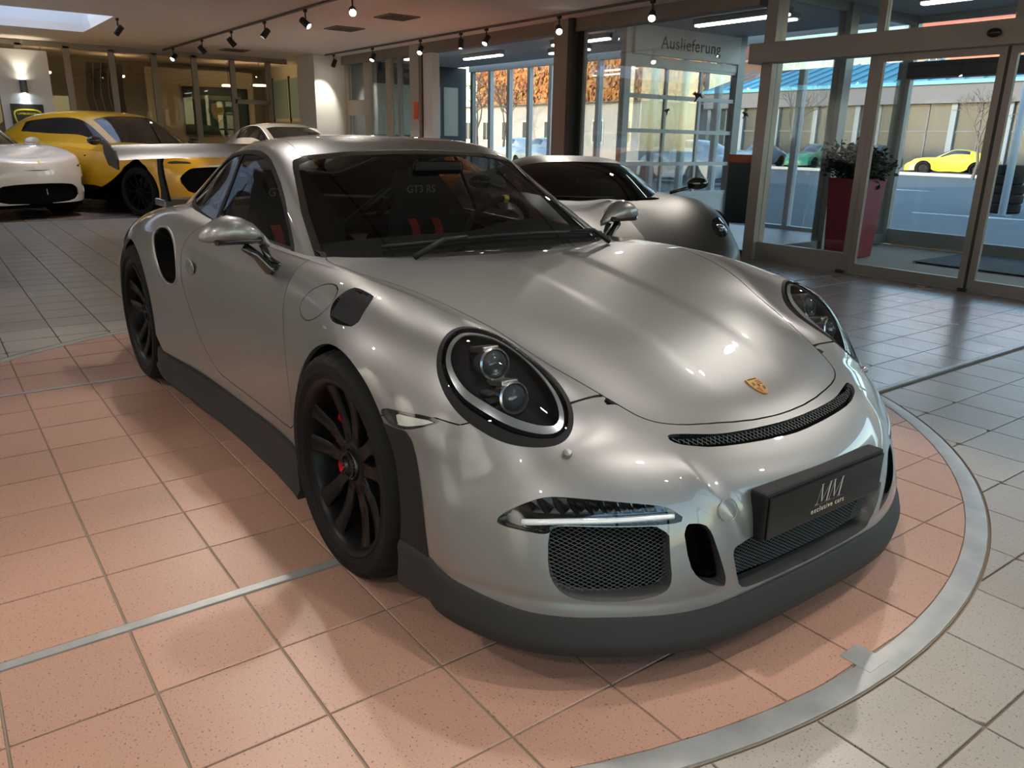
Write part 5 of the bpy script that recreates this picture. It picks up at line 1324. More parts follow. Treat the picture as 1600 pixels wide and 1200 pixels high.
    for sg in (-1, 1):
        st = empty('bucket_seat', (-1.48, sg*.37, .28)); st.parent = car
        prof = [(.42, .10), (.30, .14), (.10, .10), (-.05, .10), (-.12, .22), (-.16, .40), (-.20, .58), (-.24, .70), (-.27, .80), (-.27, .84), (-.31, .84), (-.32, .72), (-.27, .5), (-.2, .2), (-.14, .02), (.42, .02)]
        wd = [.20, .24, .25, .25, .25, .26, .25, .19, .15, .12, .12, .15, .24, .24, .24, .22]
        ns_ = 9; V = []; F = []; m = len(prof)
        for i in range(ns_):
            t = -1+2*i/(ns_-1)
            for (x, z), w_ in zip(prof, wd):
                bol = (.07*max(0, abs(t)-.55)/.45) if z > .09 and z < .75 else 0
                V.append((x+(bol if z > .2 else 0), t*w_, z+(bol if z <= .2 else 0)))
        for i in range(ns_-1):
            for j in range(m): F.append((i*m+j, i*m+(j+1) % m, (i+1)*m+(j+1) % m, (i+1)*m+j))
        MB().add(V, F).build('seat_shell', D, st, smooth=True)
        for yy in (-.07, .07):
            pts = [Vector((x+.018, yy, z+.01)) for x, z in ((.10, .10), (-.05, .11), (-.10, .22), (-.145, .40), (-.18, .54), (-.24, .60), (-.34, .50))]
            V = []; F = []
            for p in pts: V += [(p.x, p.y-.024, p.z), (p.x, p.y+.024, p.z)]
            for i in range(len(pts)-1): F.append((2*i, 2*i+1, 2*i+3, 2*i+2))
            MB().add(V, F).build('seat_belt', M['belt'], st)
        text_obj('headrest_lettering', 'GT3 RS', .055, mat('thread_grey', (.30, .30, .29), .8), st, frame((-.225, 0, .74), (0, 1, 0), (-.35, 0, 1)), .0006, shear=.2)
    cage = MB()
    cage.tube([(-1.95, -.60, .25), (-1.95, -.60, .95), (-1.95, -.48, 1.17), (-1.95, 0, 1.22), (-1.95, .48, 1.17), (-1.95, .60, .95), (-1.95, .60, .25)], .02, 8)
    cage.tube([(-1.95, -.5, 1.15), (-2.4, -.45, .80)], .018, 8); cage.tube([(-1.95, .5, 1.15), (-2.4, .45, .80)], .018, 8)
    cage.tube([(-1.96, -.58, .40), (-1.96, .5, 1.14)], .018, 8); cage.tube([(-1.96, .58, .40), (-1.96, -.5, 1.14)], .018, 8)
    cage.build('roll_cage', mat('cage_black', (.015, .015, .016), .3), car, smooth=True)
    mb = MB().bbox((-2.5, -.6, .78), (-1.9, .6, .82), .01); mb.build('rear_shelf', D, car)
    MB().bbox((-.93, -.125, 1.135), (-.90, .115, 1.19), .02).build('interior_mirror', M['black'], car)
    return car
car_materials()
build_silver_car()
# ---------------------------------------------------------------- the other cars
def rowx(x, *pts): return [(x, y, z) for y, z in pts]
SUV = [
 [(.95,0,.24),(.94,.3,.24),(.90,.6,.24),(.80,.80,.26),(.62,.93,.28),(.48,.985,.30),(.36,1.0,.32)],
 [(.99,0,.52),(.98,.3,.53),(.93,.6,.54),(.83,.81,.55),(.66,.93,.55),(.50,.985,.55),(.34,1.0,.50)],
 [(.965,0,.80),(.955,.3,.81),(.90,.6,.84),(.79,.80,.86),(.64,.92,.84),(.50,.985,.78),(.32,1.005,.68)],
 [(.84,0,.93),(.83,.3,.94),(.78,.6,.965),(.69,.79,.985),(.56,.91,.95),(.45,.985,.87),(.28,1.01,.78)],
 [(.42,0,1.02),(.42,.3,1.03),(.40,.6,1.06),(.37,.79,1.07),(.34,.91,1.03),(.30,.99,.93),(.18,1.015,.84)],
 rowx(0, (0,1.09),(.3,1.095),(.6,1.11),(.80,1.12),(.92,1.07),(1.0,.97),(1.015,.88)),
 rowx(-.5, (0,1.12),(.3,1.12),(.6,1.125),(.82,1.13),(.93,1.07),(.99,.95),(1.0,.6)),
 rowx(-1.2, (0,1.12),(.3,1.12),(.6,1.12),(.82,1.12),(.93,1.06),(.98,.92),(.99,.35)),
 rowx(-2.2, (0,1.13),(.3,1.13),(.6,1.13),(.84,1.13),(.95,1.07),(1.0,.94),(1.0,.35)),
 rowx(-3.0, (0,1.16),(.3,1.16),(.6,1.16),(.85,1.15),(.97,1.08),(1.02,.97),(1.02,.9)),
 rowx(-3.6, (0,1.17),(.3,1.17),(.6,1.17),(.84,1.15),(.95,1.07),(.99,.92),(.99,.5)),
 rowx(-4.0, (0,1.08),(.3,1.08),(.58,1.07),(.78,1.04),(.88,.97),(.93,.85),(.94,.5)),
 rowx(-4.06, (0,.4),(.3,.4),(.55,.4),(.75,.4),(.84,.4),(.88,.4),(.9,.4)),
]
SUV_CAB = [
 [(-.30,0,1.07),(-.33,.3,1.07),(-.45,.58,1.06),(-.60,.76,1.05),(-.66,.82,1.04),(-.70,.86,1.0),(-.72,.88,.95)],
 [(-.75,0,1.33),(-.78,.3,1.325),(-.88,.55,1.30),(-1.0,.69,1.26),(-1.05,.745,1.21),(-1.08,.80,1.12),(-1.1,.86,1.0)],
 [(-1.2,0,1.54),(-1.22,.3,1.535),(-1.30,.51,1.51),(-1.40,.63,1.46),(-1.44,.69,1.39),(-1.48,.77,1.22),(-1.5,.86,1.03)],
 rowx(-1.85, (0,1.63),(.3,1.625),(.5,1.61),(.61,1.56),(.68,1.47),(.77,1.24),(.87,1.05)),
 rowx(-2.5, (0,1.63),(.3,1.625),(.5,1.605),(.61,1.56),(.68,1.46),(.78,1.25),(.88,1.06)),
 rowx(-3.1, (0,1.57),(.3,1.565),(.5,1.54),(.6,1.49),(.68,1.41),(.78,1.27),(.87,1.10)),
 rowx(-3.6, (0,1.44),(.3,1.435),(.5,1.41),(.6,1.36),(.67,1.31),(.76,1.23),(.84,1.10)),
 rowx(-4.0, (0,1.22),(.3,1.22),(.5,1.20),(.6,1.18),(.66,1.15),(.74,1.10),(.8,1.02)),
]
WEDGE = [
 [(.95,0,.16),(.94,.3,.16),(.90,.55,.16),(.80,.75,.17),(.66,.88,.18),(.50,.97,.20),(.34,1.0,.22)],
 [(.97,0,.33),(.95,.3,.335),(.90,.55,.35),(.80,.76,.37),(.66,.89,.37),(.50,.97,.35),(.32,1.0,.33)],
 [(.87,0,.455),(.83,.3,.445),(.76,.55,.475),(.66,.75,.505),(.55,.88,.49),(.44,.965,.44),(.28,1.0,.40)],
 [(.50,0,.597),(.48,.3,.575),(.42,.55,.62),(.36,.74,.665),(.30,.88,.65),(.25,.97,.58),(.18,1.0,.52)],
 [(.10,0,.705),(.08,.3,.68),(.04,.56,.72),(0,.74,.765),(-.02,.88,.75),(-.02,.975,.69),(-.02,1.01,.62)],
 [(-.30,0,.78),(-.32,.3,.76),(-.35,.57,.775),(-.38,.74,.80),(-.38,.88,.78),(-.38,.97,.70),(-.36,1.0,.45)],
 rowx(-1.0, (0,.80),(.3,.80),(.57,.81),(.76,.81),(.88,.77),(.95,.68),(.97,.3)),
 rowx(-1.8, (0,.85),(.3,.85),(.57,.86),(.78,.85),(.92,.80),(.99,.70),(1.0,.3)),
 rowx(-2.66, (0,.93),(.3,.93),(.57,.92),(.78,.91),(.94,.86),(1.02,.75),(1.03,.70)),
 rowx(-3.25, (0,.93),(.3,.92),(.57,.90),(.76,.87),(.92,.80),(.99,.65),(1.0,.4)),
 rowx(-3.5, (0,.80),(.3,.80),(.55,.79),(.72,.76),(.85,.70),(.92,.6),(.93,.4)),
 rowx(-3.5, (0,.3),(.3,.3),(.55,.3),(.72,.3),(.85,.3),(.9,.3),(.92,.3)),
]
WEDGE_CAB = [
 [(-.20,0,.735),(-.24,.3,.73),(-.40,.56,.73),(-.60,.75,.74),(-.66,.80,.735),(-.70,.84,.72),(-.72,.86,.68)],
 [(-.62,0,.93),(-.65,.3,.925),(-.78,.52,.905),(-.93,.67,.87),(-.97,.715,.845),(-1.0,.77,.80),(-1.02,.84,.72)],
 [(-1.08,0,1.085),(-1.10,.28,1.08),(-1.19,.47,1.06),(-1.30,.60,1.02),(-1.34,.645,.985),(-1.38,.72,.87),(-1.4,.83,.75)],
 rowx(-1.55, (0,1.13),(.28,1.125),(.45,1.105),(.57,1.065),(.62,1.02),(.71,.90),(.83,.78)),
 rowx(-2.0, (0,1.11),(.28,1.105),(.44,1.085),(.55,1.045),(.61,1.0),(.70,.92),(.82,.82)),
 rowx(-2.8, (0,1.0),(.28,.995),(.44,.98),(.55,.955),(.61,.94),(.70,.90),(.80,.85)),
 rowx(-3.3, (0,.88),(.28,.88),(.44,.87),(.55,.86),(.61,.85),(.7,.83),(.8,.78)),
]
GT_CAB = [[r[j] for j in (0, 1, 2, 3, 4, 6, 7)] for r in (CABIN[0], CABIN[2], CABIN[4], CABIN[6], CABIN[7], CABIN[8], CABIN[9], CABIN[10], CABIN[12])]
GT = [[r[j] for j in (0, 2, 3, 5, 7, 8, 10)] for r in (BODY[0], BODY[2], BODY[3], BODY[4], BODY[5], BODY[7], BODY[8], BODY[10], BODY[12], BODY[14], BODY[16], BODY[18], BODY[20], BODY[22], BODY[24])]
def warp(g, sx=1, sy=1, sz=1): return [[(x*sx, y*sy, z*sz) for x, y, z in r] for r in g]
def sub(G, r0, r1, c0, c1):
    V, F = grid_mesh(G[r0:r1+1, c0:c1+1]); return V, F
def simple_wheel(parent, loc, rt, w, side, spokes=10, rimmat=None):
    o = empty('wheel', loc); o.parent = parent; o.rotation_euler = (math.pi/2 if side < 0 else -math.pi/2, 0, 0)
    h = w/2; rr = rt*.74
    MB().lathe([(rr, -h+.02), (rr+.02, -h), (rt-.03, -h), (rt, -h+.04), (rt, h-.04), (rt-.03, h), (rr+.02, h), (rr, h-.02)], 40).build('tyre', mat('tyre_rubber', None), o, auto=35)
    m = rimmat or mat('satin_black_alloy', None)
    mb = MB().lathe([(rr-.002, -h+.02), (rr-.03, 0), (rr-.02, h-.05), (rr-.004, h-.015), (rr+.008, h-.01)], 40); mb.build('rim', m, o, auto=40)
    mb = MB().lathe([(.0, h-.04), (.06, h-.045), (.06, h-.09)], 20)
    for k in range(spokes):
        a = 2*math.pi*k/spokes
        mb.box((.03, -.016, h-.085), (rr-.01, .016, h-.05), Matrix.Rotation(a, 4, 'Z'))
    mb.build('spokes', m, o)
    MB().lathe([(.05, 0), (rr*.75, 0)], 30).build('brake_disc', mat('brake_disc', None), o)
    return o
def bg_car(name,  label, body, cab, paint, loc, rz, wb, wr, ww, track, glassmat, n=5, group=None, cuts=(), cat='car', spokes=10, dark=True, arch=.06, side_glass=(2, 5), side_cols=(4, 5), ws_rows=2, ws_cols=3, rimmat=None, sillz=.2, kink=False):
    """cuts: (part name, view, polygon, condition, material, depth)"""
    car = empty(name, loc, rz, label, cat, group)
    H = half_skin(body, n, n, kink)
    sk = H
    for xc in (0, -wb):
        _, sk = sk.cut(lambda V, N: np.where(V[:, 1] > track+ww*.5-.10, np.hypot(V[:, 0]-xc, V[:, 2]-wr)-(wr+arch), 1))
    for nm, view, poly, cond, m, dep in cuts:
        p, sk = sk.cut(reg(view, poly, cond, 1))
        if len(p.T) == 0: continue
        if view is FRONT and min(q[0] for q in poly) < 0: skin_obj(nm, both(p).offset(-dep), m, car, None)
        else:
            for s in (p, p.mirror()): skin_obj(nm, s.offset(-dep), m, car, None)
    skin_obj('body', both(sk, kink), paint, car, .02)
    G = surf(cab, n, n); R = n; nc = G.shape[1]-1
    V, F = grid_mesh(G); Vn = Skin(V, tris(F)); 
    if Vn.N[(V[:, 1] < 1e-6)][nc//6, 2] < 0: flip = True
    else: flip = False
    def blk(r0, r1, c0, c1):
        V, F = grid_mesh(G[r0:r1+1, c0:c1+1], flip); s = Skin(V, tris(F)); c = V[:, 1] < 1e-6; s.N[c, 1] = 0; return s
    nr = G.shape[0]-1; wr1 = ws_rows*R; wc = ws_cols*R-1
    skin_obj('windscreen', both(blk(0, wr1, 0, wc)).offset(-.003), glassmat, car)
    rest = blk(wr1, nr, 0, side_cols[0]*R-1)
    rest = rest.join(blk(0, wr1, wc, side_cols[0]*R-1))
    s0, s1 = side_glass[0]*R, side_glass[1]*R; c0, c1 = side_cols[0]*R-1, side_cols[1]*R
    # side glass narrows towards both ends
    for sg in (1, -1):
        a = blk(max(R//2, 2), s1, c0, c1); a = a if sg > 0 else a.mirror()
        skin_obj('side_window', a.offset(-.002), glassmat, car)
    rest = rest.join(blk(s1, nr, c0, nc)).join(blk(0, s1, c1, nc)).join(blk(0, max(R//2, 2), c0, c1))
    skin_obj('roof', both(rest), paint, car)
    for sg in (-1, 1):
        for xc in (0, -wb):
            simple_wheel(car, (xc, sg*track, wr), wr, ww, sg, spokes, rimmat)
            mb = MB(); V = []; F = []; m_ = 14; r = wr+arch+.004
            for i in range(m_+1):
                a = -.2+(math.pi+.4)*i/m_
                for y in (track-ww*.6-.06, track+ww*.45): V.append((xc+r*math.cos(a), sg*y, wr+r*math.sin(a)))
            for i in range(m_): F.append((2*i, 2*i+1, 2*i+3, 2*i+2))
            V.append((xc, sg*(track-ww*.6-.06), wr))
            for i in range(m_): F.append((2*i, 2*i+2, len(V)-1))
            mb.add(V, F).build('wheel_well', mat('dark_void', None), car)
    xs = [p[0] for r in body for p in r]
    MB().box((min(xs)+.25, -track+.12, sillz-.06), (max(xs)-.15, track-.12, sillz+.05)).build('underbody', mat('dark_void', None), car)
    MB().box((-.9*wb, -.55, .5), (-.35, .55, .78)).build('cabin_floor', mat('dark_void', None), car)
    for y in (-.36, .36):
        MB().bbox((-1.75, y-.22, .55), (-1.6, y+.22, max(p[2] for r in cab for p in r)-.22), .05).build('seat', mat('seat_dark', (.02, .018, .017), .8), car)
    return car
def mirror_pair(car, x, y, z, m, s=1.0):
    for sg in (-1, 1):
        o = MB(); o.sphere((x, sg*y, z), .1*s, 14, 8, (.55, 1.15, .62)); o.tube([(x+.02, sg*(y-.30*s), z-.09), (x, sg*(y-.05), z-.03)], .018, 6)
        o.build('door_mirror', m, car, smooth=True)
def build_cars():
    gl = mat('dark_glass', (.012, .012, .013), .06, coat=1)
    blk = mat('black_plastic', None); void = mat('dark_void', None)
    yel = mat('yellow_paint', (.78, .40, .012), .32, 0, coat=1)
    # yellow SUV
    fr = lambda V: V[:, 0] > .35
    suv = bg_car('sport_utility', 'yellow angular sport utility car parked by the office glazing', warp(SUV, .92), warp(SUV_CAB, .92), yel, (-12.2, 1.95, 0), math.radians(29), 2.76, .385, .30, .85, gl, 5,
        cuts=[('front_grille', FRONT, [(-.72,.74),(-.60,.78),(.60,.78),(.72,.74),(.86,.60),(.70,.36),(.45,.44),(-.45,.44),(-.70,.36),(-.86,.60)], fr, void, .03),
              ('lower_intake', FRONT, [(-.8,.33),(.8,.33),(.8,.25),(-.8,.25)], fr, blk, .02),
              ('headlamp', FRONT, [(.62,.86),(.90,.88),(.93,.83),(.66,.82)], fr, mat('lamp_dark', (.05, .05, .055), .1, coat=1), .01),
              ('hood_slit', TOP, [(.55,.40),(.0,.60),(-.04,.58),(.5,.37)], lambda V: V[:, 2] > .9, void, .01),
              ('sill_cladding', SIDE, [(-.42,.46),(-2.55,.46),(-2.6,.1),(-.4,.1)], lambda V: V[:, 1] > .6, blk, -.004),
              ('flank_handle', SIDE, [(-1.25,.93),(-1.02,.93),(-1.02,.90),(-1.25,.90)], lambda V: V[:, 1] > .6, void, .004),
              ('fender_slit', SIDE, [(-.42,1.02),(-.28,1.02),(-.52,.90)], lambda V: V[:, 1] > .6, void, .004)], sillz=.26)
    mirror_pair(suv, -.78, 1.03, 1.15, mat('gloss_black', None), 1.15)
    # white SUV at the left edge
    wh = mat('warm_white_paint', (.62, .57, .54), .35, .1, coat=1)
    pur = [[(x, y, z*(.96 if z > .5 else 1)) for x, y, z in r] for r in SUV]
    ws = bg_car('grand_tourer', 'white four-door grand tourer at the left edge of the showroom', warp(pur, .88, .96), warp(SUV_CAB, .88, .96, .97), wh, (-12.55, -.62, 0), math.radians(26), 2.64, .38, .30, .85, gl, 5,
        cuts=[('front_slot', FRONT, [(-.72,.735),(0,.725),(.72,.735),(.74,.72),(0,.71),(-.74,.72)], fr, void, .012),
              ('front_grille', FRONT, [(-.62,.50),(-.3,.535),(.3,.535),(.62,.50),(.66,.30),(.40,.24),(-.40,.24),(-.66,.30)], fr, void, .03),
              ('side_intake', FRONT, [(.72,.62),(.92,.64),(.93,.42),(.80,.36),(.74,.45)], fr, void, .02),
              ('headlamp', FRONT, [(.66,.80),(.92,.82),(.95,.77),(.70,.755)], fr, mat('lamp_dark', None), .008),
              ('lower_lip', FRONT, [(-.55,.23),(.55,.23),(.62,.1),(-.62,.1)], fr, blk, .0)], sillz=.24)
    mirror_pair(ws, -.78, 1.03, 1.12, wh, 1.1)
    hs = [(0, .05), (.012, .03), (.006, .01), (.015, -.02), (.004, -.05), (-.008, -.03), (-.004, 0), (-.012, .025)]
    MB().prism(hs, 0, .006, frame((1.0, 0, .42), (0, 1, 0), (0, 0, 1))).build('nose_emblem', mat('chrome', None), ws)
    MB().prism([(-.018, .025), (.018, .025), (.012, -.02), (0, -.03), (-.012, -.02)], 0, .005, frame((.915, 0, .84), (0, 1, 0), (-.5, 0, .85))).build('hood_emblem', mat('poster_yellow', None), ws)
    # white coupe behind the silver car
    crm = mat('cream_white_paint', (.66, .60, .52), .35, .05, coat=1)
    wc = bg_car('white_coupe', 'cream-white coupe whose roof shows above the silver roof', warp(GT, 1.08, 1.05, 1.17), warp(GT_CAB, 1.08, 1.05, 1.17), crm, (-11.6, 4.35, 0), math.radians(10), 2.66, .36, .27, .82, gl, 4)
    mirror_pair(wc, -.85, .98, 1.12, crm, 1.0)
    # orange coupe seen through the silver car's glass
    org = mat('orange_paint', (.75, .20, .015), .3, 0, coat=1)
    oc = bg_car('orange_coupe', 'orange coupe glimpsed through the windscreen of the silver car', warp(GT, .96, .98, .93), warp(GT_CAB, .96, .98, .93), org, (-8.35, 2.35, 0), math.radians(-90), 2.36, .33, .25, .76, gl, 4,
        cuts=[('headlamp', TOP, [(.33,.657),(.32,.712),(.35,.777),(.40,.815),(.45,.82),(.56,.77),(.62,.72),(.645,.65),(.60,.574),(.52,.556),(.44,.560)], lambda V: V[:, 2] > .45, mat('lamp_dark', None), .002)])
    mirror_pair(oc, -.72, .93, .92, org, .9)
    # matte grey wedge-shaped car
    gm = mat('matte_grey_paint', (.085, .078, .07), .40, .6)
    lw = bg_car('wedge_supercar', 'matte dark-grey wedge-shaped supercar parked in front of the glass facade', WEDGE, WEDGE_CAB, gm, (-3.15, 3.22, 0), math.radians(-24), 2.66, .335, .28, .84, glass('smoked_glass', (.10, .095, .09), 1.0, 1.52), 6,
        cuts=[('headlamp', TOP, [(.62,.66),(.66,.72),(.50,.86),(.30,.88),(.28,.84),(.44,.70)], lambda V: V[:, 2] > .4, mat('gloss_black', None), .004),
              ('front_intake', FRONT, [(.40,.33),(.80,.35),(.86,.24),(.78,.17),(.46,.17)], fr, void, .06),
              ('side_duct', SIDE, [(-1.75,.66),(-1.55,.62),(-1.45,.42),(-1.72,.40),(-1.85,.5)], lambda V: V[:, 1] > .6, void, .04)], sillz=.17, side_glass=(2, 4), kink=True, arch=.03)
    mirror_pair(lw, -.70, 1.10, .90, mat('gloss_black', None), 1.0)
    for sg in (-1, 1):
        MB().sphere((.46, sg*.775, .595), .05, 16, 10, (1.3, .8, .5)).build('lamp_projector', mat('chrome', None), lw, smooth=True)
    hb = MB(); hb.tube([(-.18, -.55, .80), (-.20, -.2, .79), (-.22, .05, .79)], .011, 6); hb.build('wiper', blk, lw, smooth=True)
    Fm = frame((.872, 0, .443), (0, 1, 0), (-.75, 0, .6))
    sh = [(-.035, .035), (0, .045), (.035, .035), (.032, -.005), (.018, -.035), (0, -.048), (-.018, -.035), (-.032, -.005)]
    bd = MB().prism(sh, .012, .018, Fm).build('nose_shield', mat('shield_gold', (.50, .36, .10), .3, .7), lw)
    MB().prism([(x*.78, y*.78) for x, y in sh], .018, .020, Fm).build('shield_field', mat('gloss_black', None), bd)
    MB().prism([(-.014, -.012), (-.008, .01), (.004, .014), (.014, .004), (.010, -.008), (0, -.002), (-.006, -.016)], .020, .022, Fm).build('shield_bull', mat('shield_gold', None), bd)
    return
build_cars()
# ---------------------------------------------------------------- porch furniture
def build_porch():
    p = empty('planter', (-3.28, 7.32, 0), 0, 'tall dark-red square planter in the entrance porch', 'planter')
    V = []; F = []
    for z, r in ((0, .19), (.01, .195), (.9, .235), (.92, .24), (.92, .215), (.80, .21)):
        for sx, sy in ((-1, -1), (1, -1), (1, 1), (-1, 1)): V.append((sx*r, sy*r, z))
    for k in range(5):
        for i in range(4): F.append((k*4+i, k*4+(i+1) % 4, (k+1)*4+(i+1) % 4, (k+1)*4+i))
    F.append((20, 21, 22, 23))
    MB().add(V, F).build('planter_box', mat('planter_red', (.20, .008, .018), .35, coat=.4), p)
    MB().box((-.2, -.2, .78), (.2, .2, .82)).build('soil', mat('soil', (.03, .02, .015), .95), p)
    t = empty('potted_shrub', (-3.28, 7.32, .82), 0, 'dark glossy leafy shrub growing in the red planter', 'plant')
    rnd = random.Random(3); lm = mat('leaf_dark', (.008, .020, .009), .55, spec=.25)
    st = MB(); leaves = MB()
    for k in range(64):
        a = rnd.uniform(0, 6.28); sp = rnd.uniform(.04, .40); h = rnd.uniform(.18, .46)
        tip = Vector((sp*math.cos(a), sp*math.sin(a), h)); st.tube([(0, 0, 0), tip*.5+Vector((0, 0, .08)), tip], [.008, .005, .003], 5)
        for j in range(30):
            q = tip*rnd.uniform(.45, 1.05)+Vector((rnd.gauss(0, .035), rnd.gauss(0, .035), rnd.gauss(.02, .04)))
            d = Vector((rnd.gauss(0, 1), rnd.gauss(0, 1), rnd.gauss(.1, .6))).normalized(); s_ = d.cross(Vector((rnd.gauss(0, 1), rnd.gauss(0, 1), 1))).normalized()
            L = rnd.uniform(.05, .085); w = L*.32; nrm = d.cross(s_)*.006
            leaves.add([q, q+d*L*.5+s_*w+nrm, q+d*L, q+d*L*.5-s_*w+nrm, q+d*L*.5], [(0, 1, 4), (1, 2, 4), (2, 3, 4), (3, 0, 4)])
    st.build('stems', mat('stem_brown', (.05, .03, .02), .8), t); tag(leaves.build('foliage', lm, t), kind='stuff')
    d = MB().bbox((-2.55, 7.5, 0), (-.6, 8.9, .012), .004).build('door_mat', mat('mat_dark', (.03, .032, .034), .9, bump=(400, .4))); tag(d, 'dark entrance mat lying in the porch', 'door mat')
    # notice stand behind the grey car
    b = empty('display_stand', (-4.35, 6.65, 0), math.radians(25), 'dark display stand with a red header beside the entrance post', 'display stand')
    MB().bbox((-.26, -.025, .32), (.26, .025, 1.10), .008).build('stand_panel', mat('stand_dark', (.035, .05, .055), .3), b)
    MB().bbox((-.27, -.03, 1.06), (.27, .03, 1.16), .006).build('stand_header', mat('stand_red', (.50, .06, .02), .5), b)
    for x in (-.2, .2):
        MB().tube([(x, -.2, .01), (x, 0, .33), (x, .2, .01)], .012, 6).build('stand_leg', M_dark, b)
build_porch()
# ---------------------------------------------------------------- outdoors
def build_outdoors():
    g = MB().box((-140, 9.5, -.12), (80, 140, -.03)).build('floor', mat('asphalt', (.075, .092, .098), .85, noise=(.6, .2, (.09, .108, .114)))); tag(g, kind='structure')
    wp = mat('road_white', (.45, .46, .46), .7)
    for x, y, rz, lab in ((-5.2, 15.4, .2, 'white arrow painted on the yard near the tyre stack'), (-11.5, 24.0, .2, 'white arrow painted farther out on the yard')):
        a = [(-1.3, -.09), (-.2, -.09), (-.2, -.32), (1.0, 0), (-.2, .32), (-.2, .09), (-1.3, .09)]
        o = MB().prism(a, 0, .006).build('painted_arrow', wp, None, loc=(x, y, -.03)); o.rotation_euler = (0, 0, rz); tag(o, lab, 'road marking', 'painted arrows')
    k = MB().bbox((-70, 38.4, -.03), (30, 38.75, .12), .02).build('kerb', mat('kerb_white', (.46, .46, .45), .8)); tag(k, 'long pale kerb in front of the parked cars', 'kerb')
    # stack of tyres
    rnd = random.Random(5)
    for i in range(5):
        t = MB().lathe([(.17, -.08), (.20, -.10), (.30, -.10), (.33, -.07), (.33, .07), (.30, .10), (.20, .10), (.17, .08)], 28).build('old_tyre', mat('tyre_rubber', None), None, auto=35)
        t.location = (-5.52+rnd.uniform(-.03, .03), 17.1+rnd.uniform(-.03, .03), -.03+.10+.2*i)
        tag(t, ['black tyre at the bottom of the stack in the yard', 'second black tyre from the bottom of the stack', 'middle black tyre of the stack in the yard', 'black tyre just below the top of the stack', 'black tyre on top of the stack in the yard'][i], 'tyre', 'stacked tyres in the yard')
    p = empty('steel_pole', (-5.15, 16.2, -.03), 0, 'pale blue steel pole rising beside the tyre stack', 'pole')
    MB().tube([(0, 0, 0), (0, 0, 5)], .075, 14).build('shaft', mat('pole_blue', (.50, .60, .68), .5), p, smooth=True)
    MB().bbox((-.14, -.14, 0), (.14, .14, .02), .005).build('base_plate', M_frameg, p)
    # hall with the blue seamed roof
    b = empty('service_hall', (-20, 46, -.03), 0, 'long low hall with a turquoise seamed metal roof across the yard', 'building')
    x0, x1 = -18.0, 45.0
    def bb(nm, a, c, m): return bar(MB(), a, c).build(nm, m, b)
    roofm = mat('roof_turquoise', (.06, .27, .40), .4, .1); fas = mat('fascia_grey', (.095, .10, .125), .6); glz = mat('hall_glass', (.018, .028, .035), .3)
    V = [(x0-.4, -.6, 4.95), (x1, -.6, 4.95), (x1, 5, 6.6), (x0+4, 5, 6.6), (x0-.4, -.6, 4.75), (x1, -.6, 4.75), (x1, 5, 6.4), (x0+4, 5, 6.4)]
    MB().add(V, [(0, 1, 2, 3), (7, 6, 5, 4), (0, 4, 5, 1), (3, 2, 6, 7), (0, 3, 7, 4), (1, 5, 6, 2)]).build('roof', roofm, b)
    sm = mat('roof_seam', (.06, .28, .42), .4, .2)
    for i in range(62):
        x = x0+i*1.0
        MB().tube([(x, -.6, 5.0), (x+(4.4 if x < x0+.5 else 0)*0, 5, 6.65)], .035, 4).build('roof_seam', sm, b)
    bb('fascia', (x0-.2, -.45, 3.75), (x1, 0, 4.85), fas); bb('back_wall', (x0, 5, 0), (x1, 5.2, 6.4), fas)
    for i in range(22):
        x = x0+i*2.9
        bb('pier', (x, -.15, 0), (x+.32, .2, 3.8), mat('pier_blue', (.18, .22, .26), .6))
        bb('hall_window', (x+.32, .05, .35), (x+2.9, .1, 3.75), glz)
        bb('window_bar', (x+1.55, .0, .35), (x+1.62, .12, 3.75), fas); bb('window_bar', (x+.32, .0, 2.2), (x+2.9, .12, 2.28), fas)
    bb('plinth', (x0, -.1, 0), (x1, .2, .35), fas)
    MB().bbox((-2, 1.5, 5.4), (1.2, 3, 8.2), .05).build('chimney', mat('brick_red', (.42, .15, .10), .8), b)
    # apartment houses
    def house(name, label, x, y, w, d, h, wall, roof, rh, cols, rows):
        o = empty(name, (x, y, -.03), 0, label, 'building')
        bar(MB(), (-w/2, 0, 0), (w/2, d, h)).build('wall', wall, o)
        V = [(-w/2-.4, -.5, h), (w/2+.4, -.5, h), (w/2+.4, d+.5, h), (-w/2-.4, d+.5, h), (-w/2+1.5, d/2, h+rh), (w/2-1.5, d/2, h+rh)]
        MB().add(V, [(0, 1, 5, 4), (1, 2, 5), (2, 3, 4, 5), (3, 0, 4), (0, 3, 2, 1)]).build('roof', roof, o)
        for i in range(cols):
            for j in range(rows):
                cx = -w/2+(i+.5)*w/cols; cz = h*(j+.5)/rows
                f = bar(MB(), (cx-.62, -.06, cz-.85), (cx+.62, .0, cz+.85)).build('window', mat('window_white', (.7, .7, .68), .6), o)
                bar(MB(), (cx-.5, -.08, cz-.72), (cx-.04, -.055, cz+.72)).build('window_pane', glz, f); bar(MB(), (cx+.04, -.08, cz-.72), (cx+.5, -.055, cz+.72)).build('window_pane', glz, f)
        return o
    red = mat('roof_red', (.42, .13, .09), .8, noise=(1.5, .2, (.34, .10, .07)))
    house('apartment_house', 'cream apartment house with a red roof seen through the garage door', -62, 62, 14, 11, 9.6, mat('cream_wall', (.52, .41, .22), .85), red, 4.5, 6, 3)
    house('apartment_house', 'plum-coloured apartment house beside the cream one', -45.5, 62, 15, 11, 10.2, mat('plum_wall', (.28, .17, .18), .85), red, 4.5, 6, 3)
    house('apartment_house', 'orange house with a red roof behind the blue hall', -27, 64, 16, 11, 9.6, mat('orange_wall', (.62, .27, .13), .85), red, 5, 6, 3)
